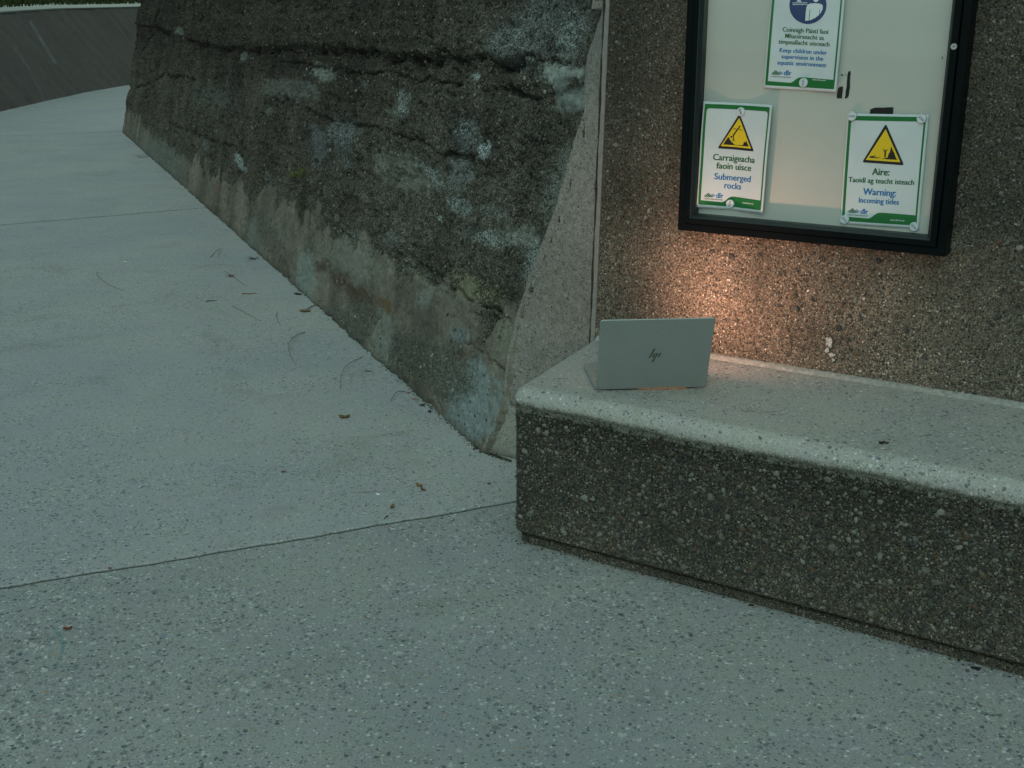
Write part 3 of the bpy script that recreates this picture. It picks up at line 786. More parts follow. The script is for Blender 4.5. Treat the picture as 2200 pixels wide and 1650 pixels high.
# flat top
rows = 60
inn_ = pth - nrmv * .07
fr = inn_[(nrmv[:, 1] == -1)]
xs_ = np.concatenate([np.linspace(0, 1, 40)])
TV = []
ds = np.linspace(.0435, DW + .01, rows)
svx = np.concatenate([[0], np.linspace(.02, 1.6, 120), np.linspace(1.7, 3.4, 20)])
for d in ds:
    sl_ = left_top * (d - rc) / (DW - rc) + .0435 - SH
    for s_ in svx: TV.append(wp(sl_ + s_ * (3.4 - sl_) / 3.4, SEAT - .0003, d))
TV = np.array(TV); me = mesh_np('seat_top', TV, grid_faces(rows, len(svx))[:, ::-1], True); set_f(me, 'skin', np.ones(len(TV)))
link('seat_top', me, seat_m, root_b)
# front face (washed aggregate)
prof2 = [(.06, .034), (.006, .036)] + [(.003 - .0, z) for z in np.linspace(.042, .40, 120)]
V, nn, po, pz_ = sweep(prof2)
outn = (R_[None] * nn[:, :1] + M_[None] * nn[:, 1:])
rf = .0022 * fbm(V, 55, 3, 95) + .0018 * fbm(V, 130, 2, 96) - .0015
rf *= sstep(pz_, .034, .05)
aggb, nt, b, _ = agg_mat('exposed_aggregate_bench', (.090, .081, .066), .65, False)
me = mesh_np('bench_front', V + outn * rf[:, None], grid_faces(nP, len(prof2)), True)
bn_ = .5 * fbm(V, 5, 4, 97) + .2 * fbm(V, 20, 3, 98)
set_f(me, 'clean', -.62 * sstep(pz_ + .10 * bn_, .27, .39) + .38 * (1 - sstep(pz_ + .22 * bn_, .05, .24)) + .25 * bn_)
link('bench_front', me, aggb, root_b)
V, nn, po, pz_ = sweep([(.020, -.02), (.019, .0), (.020, .020), (.024, .023), (.055, .023)])
link('plinth', mesh_np('plinth', V, grid_faces(nP, 5), True), aggb, root_b)
V, nn, po, pz_ = sweep([(.052, .020), (.052, .040)])
link('shadow_gap', mesh_np('shadow_gap', V, grid_faces(nP, 2), True), aggb, root_b)
nb_ = 18000
ps = rng.uniform(.022 - SH, 1.55, nb_); pz = .045 + rng.uniform(0, 1, nb_) * .375
C_ = wp(ps, pz, 0 * ps + .0025)
rads = np.clip(rng.lognormal(math.log(.0021), .60, nb_), .0014, .013)
rads = np.where(pz > .385, np.minimum(rads, .004), rads)
pebm2 = pebble_mat('bench_pebbles', .36)
pebbles('aggregate', C_, np.tile(-M_, (nb_, 1)), rads, pebm2, root_b, .55, .12)
ps = rng.uniform(.03, 1.5, 700)
pebbles('plinth_aggregate', wp(ps, rng.uniform(.0, .018, 700), 0 * ps + .0195), np.tile(-M_, (700, 1)), rng.uniform(.0015, .004, 700), pebm2, root_b, .5, .2)
# mortar bead where the seat meets the wall
V = []
sx_ = np.linspace(.0, 3.2, 400)
for s_ in sx_:
    k1 = .0012 * math.sin(s_ * 31) + .001 * math.sin(s_ * 83)
    for dd_, dz in ((.020 + k1, -.002), (.018 + k1, .004), (.008, .010), (-.003, .011)): V.append(wp(s_ - .05, SEAT + dz, DW - dd_))
link('joint_bead', mesh_np('joint_bead', np.array(V), grid_faces(len(sx_), 4), True), plain('pale_bead', (.20, .20, .19), .7, grain=.25, gscale=80), root_b)
#@@PART2@@
# ================================================================== NOTICE BOARD
PD = 0.540                                   # depth of the white panel
bs0, bs1, bz0, bz1 = 0.2285, 0.9620, 0.8285, 1.885
root_n = root('notice_board', wp((bs0 + bs1) / 2, bz0, DW), 'black framed lockable notice board with white panel fixed on the brown pebbly wall', 'notice board')
def ringframe(name, prof, mat, parent):
    V = []
    for off, dep in prof:
        for s_, z in ((bs0 + off, bz0 + off), (bs1 - off, bz0 + off), (bs1 - off, bz1 - off), (bs0 + off, bz1 - off)): V.append(wp(s_, z, dep))
    F_ = []
    for i in range(len(prof) - 1):
        for j in range(4): F_.append((i * 4 + j, i * 4 + (j + 1) % 4, i * 4 + 4 + (j + 1) % 4, i * 4 + 4 + j))
    return link(name, mesh_np(name, np.array(V), F_), mat, parent)
blk = plain('black_powder_coat', (.0025, .004, .005), .35, spec=.05, grain=.15, gscale=30)
teal = plain('bevel_sky_sheen', (.006, .012, .013), .42, spec=.3, grain=.15, gscale=40)  # sky sheen on the black bevel, painted in as a teal tint
ringframe('case', [(.0, .570), (.0, .5085), (.0015, .507), (.0195, .507), (.021, .5085), (.021, .520)], blk, root_n)
ringframe('door_frame', [(.0225, .520), (.0225, .5015), (.0240, .500), (.0385, .500)], blk, root_n)
ringframe('door_bevel', [(.0385, .500), (.0400, .5005), (.0475, .512), (.0475, .5410)], teal, root_n)
pan = mesh_np('panel', np.array([wp(s_, z, PD) for s_, z in ((bs0 + .03, bz0 + .03), (bs1 - .03, bz0 + .03), (bs1 - .03, bz1 - .03), (bs0 + .03, bz1 - .03))]), [(0, 1, 2, 3)])
pm_, nt, b = new_mat('white_enamel_panel'); co = coords(nt)
c_ = mix_(nt, map_(nt, noise_(nt, co, 2.5, 4), .35, .65), (.345, .340, .325), (.375, .368, .352))
c_ = mix_(nt, map_(nt, noise_(nt, co, 30, 3, .7), .62, .75, 0, .25), c_, (.32, .31, .28))
nt.links.new(c_, b.inputs['Base Color']); b.inputs['Roughness'].default_value = .5
link('panel', pan, pm_, root_n)
gl = bpy.data.materials.new('thin_glass'); gl.use_nodes = True; nt = gl.node_tree
for n in list(nt.nodes): nt.nodes.remove(n)
outn_ = nt.nodes.new('ShaderNodeOutputMaterial'); tr = nt.nodes.new('ShaderNodeBsdfTransparent'); gs = nt.nodes.new('ShaderNodeBsdfGlossy'); mxs = nt.nodes.new('ShaderNodeMixShader')
lw_ = nt.nodes.new('ShaderNodeLayerWeight'); lw_.inputs['Blend'].default_value = .5
frc = math_(nt, 'ADD', math_(nt, 'MULTIPLY', math_(nt, 'POWER', lw_.outputs['Facing'], 4.0), .5), .035)
gs.inputs['Roughness'].default_value = .03; tr.inputs[0].default_value = (.97, .985, .98, 1)
nt.links.new(frc, mxs.inputs[0]); nt.links.new(tr.outputs[0], mxs.inputs[1]); nt.links.new(gs.outputs[0], mxs.inputs[2]); nt.links.new(mxs.outputs[0], outn_.inputs[0])
link('pane', mesh_np('pane', np.array([wp(s_, z, .5135) for s_, z in ((bs0 + .0475, bz0 + .0475), (bs1 - .0475, bz0 + .0475), (bs1 - .0475, bz1 - .0475), (bs0 + .0475, bz1 - .0475))]), [(0, 1, 2, 3)]), gl, root_n)
def disc(name, s_, z, dep, r_, th_, mat, parent=None, seg=28, dome=0.0, origin=None):
    bm = bmesh.new()
    rings = [(r_, 0), (r_, th_ * .75), (r_ * .93, th_), (r_ * .5, th_ + dome)]
    vs = []
    for rr, hh_ in rings:
        vs.append([bm.verts.new(wp(s_ + rr * math.cos(a), z + rr * math.sin(a), dep - hh_)) for a in np.linspace(0, 2 * math.pi, seg, endpoint=False)])
    for a_, b_ in zip(vs[:-1], vs[1:]):
        for i in range(seg): bm.faces.new((a_[i], a_[(i + 1) % seg], b_[(i + 1) % seg], b_[i]))
    bm.faces.new(vs[-1])
    bmesh.ops.recalc_face_normals(bm, faces=bm.faces)
    return link(name, bm_mesh(name, bm), mat, parent, origin)
steel = plain('dull_steel', (.30, .31, .31), .35, .9, grain=.2, gscale=200)
ls, lz = towall(2049.7, 100, .499)
lk = disc('lock', ls, lz, .4995, .0076, .0035, steel, root_n)
slot = bmesh.new()
for s_, z in ((ls - .0028, lz - .0008), (ls + .0028, lz - .0008), (ls + .0028, lz + .0008), (ls - .0028, lz + .0008)): slot.verts.new(wp(s_, z, .4957))
slot.faces.new(slot.verts); link('keyhole', bm_mesh('keyhole', slot), blk, lk)
ws_, wz_ = towall(1494.5, 462, PD - .001); disc('screw', ws_, wz_, PD, .0028, .0015, blk, root_n, 12)
ws_, wz_ = towall(2024, 123, PD - .001); disc('screw', ws_, wz_, PD, .0016, .001, blk, root_n, 10)
ws_, wz_ = towall(2025, 126, PD - .001); disc('screw', ws_, wz_, PD, .0014, .001, blk, root_n, 10)

# ---------------- printed sheets
def fill2d(loops):
    cu = bpy.data.curves.new('f', 'CURVE'); cu.dimensions = '2D'; cu.fill_mode = 'BOTH'
    for L in loops:
        sp = cu.splines.new('POLY'); sp.points.add(len(L) - 1); sp.use_cyclic_u = True
        for p, (x, y) in zip(sp.points, L): p.co = (x, y, 0, 1)
    o = bpy.data.objects.new('f', cu); COL.objects.link(o)
    me = bpy.data.meshes.new_from_object(o.evaluated_get(bpy.context.evaluated_depsgraph_get()))
    bpy.data.objects.remove(o); bpy.data.curves.remove(cu); return me
def text2d(body, cx, cy, wd_, cap, bold=.002, shear=0):
    """body fitted to width wd_, capital height cap, centred on cx, baseline so capitals centre on cy"""
    cu = bpy.data.curves.new('t', 'FONT'); cu.body = body; cu.size = 1; cu.offset = bold; cu.resolution_u = 3; cu.shear = shear
    cu.space_character = 1.0
    o = bpy.data.objects.new('t', cu); COL.objects.link(o)
    dg = bpy.context.evaluated_depsgraph_get(); dg.update()
    me = bpy.data.meshes.new_from_object(o.evaluated_get(dg)); bpy.data.objects.remove(o); bpy.data.curves.remove(cu)
    xs_ = [v.co.x for v in me.vertices]; x0, x1 = min(xs_), max(xs_)
    kx = wd_ / (x1 - x0); ky = cap / .69
    for v in me.vertices:
        v.co.x = cx + (v.co.x - (x0 + x1) / 2) * kx; v.co.y = cy + (v.co.y - .36) * ky
    bm = bmesh.new(); bm.from_mesh(me); n0 = len(bm.verts)
    g_ = bmesh.ops.duplicate(bm, geom=bm.verts[:] + bm.edges[:] + bm.faces[:])['geom']
    sh_ = .060 * kx
    for v in [q for q in g_ if isinstance(q, bmesh.types.BMVert)]: v.co.x += sh_; v.co.z += .00015
    for v in bm.verts: v.co.x -= sh_ / 2
    bm.to_mesh(me); bm.free()
    return me
def rrect(x0, y0, x1, y1, r_, n=6):
    P_ = []
    for cx, cy, a0 in ((x1 - r_, y1 - r_, 0), (x0 + r_, y1 - r_, 90), (x0 + r_, y0 + r_, 180), (x1 - r_, y0 + r_, 270)):
        for i in range(n + 1):
            a = math.radians(a0 + 90 * i / n); P_.append((cx + r_ * math.cos(a), cy + r_ * math.sin(a)))
    return P_
def round_poly(pts, r_, n=5):
    out = []; m_ = len(pts)
    for i in range(m_):
        p = np.array(pts[i]); a = np.array(pts[i - 1]) - p; b_ = np.array(pts[(i + 1) % m_]) - p
        a = a / np.linalg.norm(a); b_ = b_ / np.linalg.norm(b_)
        for t in np.linspace(0, 1, n): out.append(tuple((1 - t) ** 2 * (p + a * r_) + 2 * t * (1 - t) * p + t * t * (p + b_ * r_)))
    return out
def stroke(pts, wd_):
    pts = [np.array(p, float) for p in pts]; L = []; Rr = []
    for i, p in enumerate(pts):
        d = pts[min(i + 1, len(pts) - 1)] - pts[max(i - 1, 0)]; d /= np.linalg.norm(d) + 1e-9; n_ = np.array([-d[1], d[0]]) * wd_ / 2
        L.append(tuple(p + n_)); Rr.append(tuple(p - n_))
    return L + Rr[::-1]
def circ(cx, cy, r_, n=24): return [(cx + r_ * math.cos(a), cy + r_ * math.sin(a)) for a in np.linspace(0, 2 * math.pi, n, endpoint=False)]

PW, PH = .210, .297
def ink(name, col, rough=.5): return plain(name, col, rough, grain=.06, gscale=300)
green = ink('green_ink', (.006, .105, .022)); dgreen = ink('text_green_ink', (.008, .070, .012)); blueink = ink('blue_ink', (.010, .100, .29)); navy = ink('navy_ink', (.004, .020, .105))
yellow = ink('yellow_ink', (.58, .39, .012)); blackink = ink('black_ink', (.012, .012, .012)); white_i = ink('white_ink', (.52, .55, .58))
paper, nt, b = new_mat('white_paper'); co = coords(nt)
c_ = mix_(nt, map_(nt, noise_(nt, co, 9, 4), .35, .65), (.42, .445, .48), (.46, .485, .52)); nt.links.new(c_, b.inputs['Base Color']); b.inputs['Roughness'].default_value = .55

class Poster:
    def __init__(s, crop, k, ox, oy, lift, name, label):
        """crop = TL,TR,BR,BL corners measured on an enlargement of scale k with offset ox,oy"""
        s.c = [np.array(p, float) for p in crop]
        ph = [(p[0] / k + ox, p[1] / k + oy) for p in s.c]
        s.w = [np.array(towall(u, v, PD - .004)) for u, v in ph]
        s.lift = lift
        cs = sum(s.w) / 4
        s.root = root(name, wp(cs[0], cs[1], PD), label, 'poster')
        ex_ = s.c[1] - s.c[0]; ey_ = s.c[3] - s.c[0]; s.inv = np.linalg.inv(np.stack([ex_, ey_], 1)); s.k = k
        nx_, ny_ = 36, 50
        V = []
        for i in range(nx_ + 1):
            for j in range(ny_ + 1): V.append((i / nx_ * PW, (1 - j / ny_) * PH))
        V = np.array(V); me = mesh_np('sheet', s.map(V, 0), grid_faces(nx_ + 1, ny_ + 1), True)
        s.sheet = link('sheet', me, paper, s.root)
        md = s.sheet.modifiers.new('thickness', 'SOLIDIFY'); md.thickness = .0002; md.offset = 0
    def loc(s, px, py):
        """enlargement pixel -> sheet metres"""
        a = s.inv @ (np.array([px, py]) - s.c[0]); return a[0] * PW, (1 - a[1]) * PH
    def pts(s, L): return [s.loc(*p) for p in L]
    def map(s, V, up):
        x = V[:, 0] / PW; y = 1 - V[:, 1] / PH
        q = (s.w[0][None] * ((1 - x) * (1 - y))[:, None] + s.w[1][None] * (x * (1 - y))[:, None] + s.w[2][None] * (x * y)[:, None] + s.w[3][None] * ((1 - x) * y)[:, None])
        d = s.lift(x, y); return wp(q[:, 0], q[:, 1], PD - .0012 - d - up)
    def put(s, name, meshes, mat, up, parent=None):
        bm = bmesh.new()
        for me in meshes: bm.from_mesh(me); bpy.data.meshes.remove(me)
        bmesh.ops.remove_doubles(bm, verts=bm.verts, dist=1e-6)
        xs_ = [v.co.x for v in bm.verts]; ys_ = [v.co.y for v in bm.verts]
        for ax, lo, hi in ((0, min(xs_), max(xs_)), (1, min(ys_), max(ys_))):
            step = PW / 36 if ax == 0 else PH / 50
            for i in range(int(lo / step) + 1, int(hi / step) + 1):
                co_ = Vector((i * step, 0, 0)) if ax == 0 else Vector((0, i * step, 0)); no_ = Vector((1, 0, 0)) if ax == 0 else Vector((0, 1, 0))
                bmesh.ops.bisect_plane(bm, geom=bm.verts[:] + bm.edges[:] + bm.faces[:], plane_co=co_, plane_no=no_, dist=1e-7)
        bmesh.ops.triangulate(bm, faces=bm.faces)
        V = np.array([v.co[:] for v in bm.verts]); W = s.map(V, up + V[:, 2])
        for v, w_ in zip(bm.verts, W): v.co = Vector([float(t) for t in w_])
        return link(name, bm_mesh(name, bm), mat, s.root if parent is None else parent)
    def text(s, body, cx, cy, wpx, cappx, **kw):
        x, y = s.loc(cx, cy); kk = PW / np.linalg.norm(s.c[1] - s.c[0])
        return text2d(body, x, y, wpx * kk, cappx * kk, **kw)
    def border(s):
        X = lambda f: f * PW
        Y = lambda f: (1 - f) * PH
        outer = rrect(X(.020), Y(.972), X(.968), Y(.020), .003)
        inn = []
        for cx, cy, a0 in ((X(.945) - .008, Y(.060) - .008, 0), (X(.055) + .008, Y(.060) - .008, 90)):
            for i in range(7):
                a = math.radians(a0 + 15 * i); inn.append((cx + .008 * math.cos(a), cy + .008 * math.sin(a)))
        inn += [(X(.055), Y(.930)), (X(.36), Y(.935))]
        for t in np.linspace(0, 1, 12):
            p = [(.36, .935), (.43, .925), (.43, .873), (.53, .873)]
            bx_ = [(1 - t) ** 3, 3 * t * (1 - t) ** 2, 3 * t * t * (1 - t), t ** 3]
            inn.append((X(sum(w_ * q[0] for w_, q in zip(bx_, p))), Y(sum(w_ * q[1] for w_, q in zip(bx_, p)))))
        inn += [(X(.945), Y(.880))]
        s.put('border', [fill2d([outer, inn])], green, .0004)
    def logo(s, ox, oy, k):
        """striped hill mark and letters; ox, oy = left foot of the mark, k = enlargement pixels per unit (mark 150 wide)"""
        P_ = lambda L: s.pts([(ox + x * k, oy + y * k) for x, y in L])
        g_ = [fill2d([P_(L)]) for L in ([(0, -18), (8, -28), (40, -4), (30, -1)], [(13, -31), (25, -40), (66, -4), (52, -2)], [(31, -43), (43, -54), (90, -6), (76, -1)], [(48, -57), (58, -62), (102, -16), (120, -8), (98, -4)])]
        b_ = [fill2d([P_(L)]) for L in ([(88, -32), (108, -50), (112, -44), (98, -28)], [(98, -24), (124, -46), (129, -39), (108, -20)], [(108, -16), (140, -36), (146, -28), (122, -12)])]
        s.put('logo_hills', g_, dgreen, .0005); s.put('logo_waves', b_, blueink, .0005)
        s.put('logo_letters', [s.text('dlr', ox + 205 * k, oy - 30 * k, 92 * k, 62 * k, bold=.006)], blueink, .0005)
        s.put('logo_caption', [s.text('Comhairle Contae County Council', ox + 120 * k, oy + 20 * k, 245 * k, 15 * k, bold=.0)], blackink, .0005)

def lift1(x, y): return .0012 + .017 * np.abs(x * 2 - 1) ** 1.5 * (.72 + .28 * np.sin(y * 2.3 + .6)) * (1 - .15 * (x < .5)) + .0015 * np.sin(x * 9 + y * 5) ** 2
def lift2(x, y): return .0015 + .009 * np.clip(x - .5, 0, 1) ** 1.3 * 1.8 + .004 * np.clip(.5 - x, 0, 1) + .0012 * np.sin(x * 11 + y * 3) ** 2
def lift3(x, y): return .0012 + .0026 * np.sin(x * math.pi) ** 2 * (.5 + .5 * np.sin(y * 9)) ** 2 + .0022 * np.sin(y * math.pi) * np.abs(x * 2 - 1) ** 2

# --- poster A : submerged rocks
pa = Poster([(207, 103), (1078, 148), (955, 1517), (118, 1437)], 5.891, 1480, 200, lift1, 'warning_poster', 'curling white poster reading Submerged rocks with a yellow diver triangle, on the notice board')
pa.border(); pa.logo(212, 1310, .97)
tri_ = round_poly([(648, 255), (380, 685), (852, 716)], 26); tin = [(646, 308), (422, 655), (812, 682)]
pa.put('warning_triangle', [fill2d([pa.pts(tri_)])], blackink, .0005)
pa.put('triangle_field', [fill2d([pa.pts(tin)])], yellow, .0008)
pict = [stroke([(658, 406), (632, 445), (598, 488), (572, 530)], 17), stroke([(574, 525), (578, 560), (568, 592)], 12), circ(552, 541, 13),
        stroke([(574, 450), (590, 441), (606, 440), (620, 446)], 7), stroke([(645, 452), (660, 449), (674, 455), (690, 461)], 7),
        [(452, 636), (480, 590), (505, 556), (515, 545), (528, 558), (535, 575), (550, 600), (565, 612), (585, 634), (600, 641), (690, 643), (712, 628), (706, 606), (718, 612), (726, 596), (735, 606), (748, 583), (754, 606), (766, 622), (780, 657)],
        stroke([(563, 510), (560, 495)], 4), stroke([(535, 530), (524, 518)], 4), stroke([(532, 548), (520, 552)], 4), stroke([(580, 588), (602, 572)], 5), stroke([(578, 600), (592, 606)], 5)]
pa.put('pictogram', [fill2d([pa.pts(L)]) for L in pict], blackink, .0011)
pa.put('green_lettering', [pa.text('Carraigeacha', 597, 804, 536, 72), pa.text('faoin uisce', 594, 908, 447, 72)], dgreen, .0005)
pa.put('blue_lettering', [pa.text('Submerged', 580, 1046, 470, 72), pa.text('rocks', 578, 1152, 214, 72)], blueink, .0005)
pa.put('web_address', [pa.text('www.dlrcoco.ie', 786, 1362, 150, 18, bold=.0)], white_i, .0009)

# --- poster B : incoming tides
pb = Poster([(215, 180), (1148, 195), (1030, 1500), (130, 1440)], 5.3208, 1780, 210, lift3, 'warning_poster', 'flat white poster reading Incoming tides with a yellow triangle, on the notice board')
pb.border(); pb.logo(228, 1311, .97)
pb.put('warning_triangle', [fill2d([pb.pts(round_poly([(668, 290), (392, 726), (882, 750)], 30))])], blackink, .0005)
pb.put('triangle_field', [fill2d([pb.pts([(667, 352), (436, 697), (838, 716)])])], yellow, .0008)
pict = [[(610, 683), (655, 676), (690, 666), (697, 640), (706, 618), (718, 604), (722, 580), (727, 566), (732, 543), (742, 566), (752, 592), (768, 612), (776, 640), (800, 690)],
        stroke([(478, 664), (500, 656), (522, 654), (546, 645)], 7), [(478, 672), (500, 660), (530, 658), (548, 668), (590, 678), (560, 676), (520, 674)], stroke([(540, 654), (570, 668), (610, 664)], 5),
        circ(662, 588, 8, 14), stroke([(638, 572), (652, 594), (662, 602)], 7), stroke([(691, 574), (674, 594), (663, 602)], 7), [(653, 598), (673, 598), (671, 632), (654, 632)],
        stroke([(658, 630), (652, 666)], 8), stroke([(667, 630), (666, 666)], 8)]
pb.put('pictogram', [fill2d([pb.pts(L)]) for L in pict], blackink, .0011)
pb.put('green_lettering', [pb.text('Aire:', 614, 826, 200, 80, bold=.004), pb.text('Taoid\u00ed ag teacht isteach', 617, 928, 765, 62)], dgreen, .0005)
pb.put('blue_lettering', [pb.text('Warning:', 602, 1056, 385, 78, bold=.004), pb.text('Incoming tides', 595, 1156, 470, 64)], blueink, .0005)
pb.put('web_address', [pb.text('www.dlrcoco.ie', 816, 1366, 165, 20, bold=.0)], white_i, .0009)

# --- poster C : keep children under supervision
pcst = Poster([(291, -249), (1492, -185), (1335, 1485), (152, 1415)], 7.5, 1620, 0, lift2, 'safety_poster', 'white poster reading Keep children under supervision, with a round navy sign, on the board')
pcst.border(); pcst.logo(286, 1205, 1.32)
pcst.put('round_sign', [fill2d([pcst.pts(circ(880, 75, 302, 64))])], navy, .0005)
body_ = [(838, 324), (845, 200), (855, 110), (872, 72), (905, 52), (980, 46), (1060, 50), (1105, 62), (1126, 92), (1118, 150), (1092, 200), (1060, 235), (1000, 280), (930, 312), (895, 320)]
figs = [body_, circ(1010, -18, 46, 30), stroke([(632, 36), (660, 48), (690, 34), (720, 44), (750, 34), (790, 46), (820, 34), (872, 42)], 9), stroke([(632, 62), (660, 74), (690, 60), (720, 70), (750, 60), (790, 72), (820, 60), (872, 68)], 9),
        [(700, 22), (712, 0), (735, -10), (760, 0), (782, 24)], circ(742, -36, 22, 20)]
pcst.put('pictogram', [fill2d([pcst.pts(L)]) for L in figs], white_i, .0008)
pcst.put('pictogram_line', [fill2d([pcst.pts(stroke([(914, 142), (900, 320)], 10))])], navy, .0011); pcst.put('pictogram_line', [fill2d([pcst.pts(stroke([(1078, 148), (1070, 222)], 9))])], navy, .0011)
pcst.put('green_lettering', [pcst.text('Coinnigh P\u00e1ist\u00ed faoi', 842, 478, 742, 74), pcst.text('Mhaoirseacht sa', 830, 578, 630, 74), pcst.text('timpeallacht uisceach', 822, 676, 836, 74)], dgreen, .0005)
pcst.put('blue_lettering', [pcst.text('Keep children under', 812, 812, 776, 72), pcst.text('supervision in the', 798, 912, 684, 72), pcst.text('aquatic environment', 790, 1014, 802, 72)], blueink, .0005)
pcst.put('web_address', [pcst.text('www.dlrcoco.ie', 1072, 1278, 220, 24, bold=.0)], white_i, .0009)

# ---------------- magnets
magm = plain('white_magnet_plastic', (.46, .48, .52), .35, grain=.05); magi = ink('faded_print', (.10, .11, .17))
def magnet(u, v, ang, label, lift=.004):
    s_, z = towall(u, v, PD - lift - .003)
    rt = root('magnet', wp(s_, z, PD - lift), label, 'magnet', 'round white magnets on the notice board')
    disc('cap', s_, z, PD - lift, .0116, .0052, magm, rt)
    bm = bmesh.new(); ca, sa = math.cos(math.radians(ang)), math.sin(math.radians(ang))
    def q_(x0, y0, x1, y1):
        vs = [bm.verts.new(wp(s_ + x * ca - y * sa, z + x * sa + y * ca, PD - lift - .00545)) for x, y in ((x0, y0), (x1, y0), (x1, y1), (x0, y1))]; bm.faces.new(vs)
    q_(-.0085, .0022, .0085, .0027); q_(-.0085, -.0027, .0085, -.0022)
    rr = random.Random(int(u)); x = -.0078
    while x < .0075:
        wd_ = rr.uniform(.0005, .0009); q_(x, -.0016, x + wd_, .0016)
        if rr.random() < .6: q_(x + wd_, rr.choice([-.0016, -.0003, .0009]), x + wd_ + .0006, rr.choice([-.0010, .0004, .0016]) + .0003)
        x += wd_ + .0011
    link('printed_mark', bm_mesh('printed_mark', bm), magi, rt)
magnet(1591.5, 240, -68, 'magnet at the top of the Submerged rocks poster, above its triangle', .0038)
magnet(1568.5, 438, 82, 'magnet at the bottom edge of the Submerged rocks poster', .0038)
magnet(1726, 177.5, 88, 'magnet at the bottom edge of the Keep children under supervision poster')
magnet(1830.3, 249.5, 3, 'magnet at the upper left corner of the Incoming tides poster')
magnet(1980, 255, -38, 'magnet at the upper right corner of the Incoming tides poster')
magnet(1814.5, 471.5, -42, 'magnet at the lower left corner of the Incoming tides poster')
magnet(1963.7, 487, -38, 'magnet at the lower right corner of the Incoming tides poster')

# ---------------- bits of black tape
tapem = plain('black_tape', (.006, .006, .007), .6, grain=.2, gscale=300)
def jag(pts, n=6, amp=1.0, seed=0):
    rr = random.Random(seed); out = []
    for i, p in enumerate(pts):
        q_ = pts[(i + 1) % len(pts)]
        for t in np.linspace(0, 1, n, endpoint=False): out.append((p[0] + (q_[0] - p[0]) * t + rr.uniform(-amp, amp), p[1] + (q_[1] - p[1]) * t + rr.uniform(-amp, amp)))
    return out
def tape(polys, label, seed):
    bm = bmesh.new()
    cs = towall(*polys[0][0], PD - .0005)
    for L in polys:
        vs = [bm.verts.new(wp(*towall(u, v, PD - .0005), PD - .0006)) for u, v in L]
        f_ = bm.faces.new(vs)
    bmesh.ops.triangulate(bm, faces=bm.faces)
    ext = bmesh.ops.extrude_face_region(bm, geom=bm.faces[:])
    for v in [g for g in ext['geom'] if isinstance(g, bmesh.types.BMVert)]: v.co += Vector([float(x) for x in -M_ * .0006])
    bmesh.ops.recalc_face_normals(bm, faces=bm.faces)
    tag(link('tape', bm_mesh('tape', bm), tapem, None, wp(cs[0], cs[1], PD)), label, 'tape', 'torn black tape on the white panel')
tape([jag([(1868.5, 247.3), (1869.8, 235.5), (1873, 234), (1878, 231.6), (1920, 230.5), (1918, 247.5)], 4, .5, 1)], 'wide torn strip of black tape above the Incoming tides poster', 1)
tape([jag([(1797.5, 210.5), (1800.5, 190), (1803, 187), (1811.5, 186), (1809, 211.5)], 4, .6, 2)], 'short black tape scrap touching the lower right corner of the top poster', 2)
tape([jag([(1815.5, 212), (1818.5, 188), (1820.5, 162), (1822.8, 152.5), (1827, 153.5), (1826, 186), (1822.5, 208)], 5, .6, 3)], 'long narrow upright strip of black tape right of the top poster', 3)
tape([jag([(1806, 159.6), (1810, 159.6), (1812.2, 162.5), (1809.5, 163.5)], 2, .2, 4), jag([(1816.2, 160), (1818.2, 160), (1818.2, 162), (1816.2, 162)], 1, .1, 5)], 'tiny black tape flecks beside the top poster near the long strip', 4)

# ================================================================== LAPTOP
HL = np.array([.2206, 2.975, SEAT]); ex = np.array([.298, .025, 0]); LW = float(np.linalg.norm(ex)); ex /= LW
ey = np.array([-ex[1], ex[0], 0]); lv = -ey * .066 + Zv * .2045; LH = float(np.linalg.norm(lv)) + .002; lv /= np.linalg.norm(lv); ln_ = np.cross(ex, lv)
root_l = root('laptop', HL + ex * LW / 2 + ey * .1, 'open silver laptop standing on the bench, back of its lid towards the camera', 'laptop')
alu, nt, b = new_mat('brushed_silver'); co = coords(nt)
b.inputs['Metallic'].default_value = .60; b.inputs['Roughness'].default_value = .34
c_ = mix_(nt, map_(nt, noise_(nt, co, 350, 3, .6), .3, .7), (.30, .315, .31), (.35, .365, .36))
c_ = mix_(nt, map_(nt, noise_(nt, co, 14, 3), .40, .70, 0, .25), c_, (.27, .285, .28))
nt.links.new(c_, b.inputs['Base Color'])
def slab_mesh(outline, frm, t0, t1, ch=.0006):
    """outline in 2-D, extruded between t0 and t1 with small chamfers"""
    bm = bmesh.new(); n = len(outline)
    c0 = np.mean(np.array(outline), 0)
    def sh(k): return [tuple(np.array(p) + (c0 - np.array(p)) / np.linalg.norm(c0 - np.array(p)) * k) for p in outline]
    sg = 1 if t1 > t0 else -1
    rings = [(sh(ch), t0), (outline, t0 + sg * ch), (outline, t1 - sg * ch), (sh(ch * .4), t1 - sg * ch * .25), (sh(ch * 1.2), t1)]
    vs = [[bm.verts.new([float(q) for q in frm(x, y, t)]) for x, y in L] for L, t in rings]
    for a_, b_ in zip(vs[:-1], vs[1:]):
        for i in range(n): bm.faces.new((a_[i], a_[(i + 1) % n], b_[(i + 1) % n], b_[i]))
    bm.faces.new(vs[0][::-1]); bm.faces.new(vs[-1]); bmesh.ops.recalc_face_normals(bm, faces=bm.faces); return bm
lidf = lambda x, h, t: HL + Zv * .0055 + ex * x + lv * h + ln_ * t
deckf = lambda x, y, t: HL + ex * x + ey * y + Zv * t
lid = link('lid', bm_mesh('lid', slab_mesh(rrect(0, 0, LW, LH, .006, 8), lidf, -.0005, .0050, .0015)), alu, root_l)
link('base', bm_mesh('base', slab_mesh(rrect(0, .006, LW, .213, .008, 8), deckf, .0035, .0150, .0012)), alu, root_l)
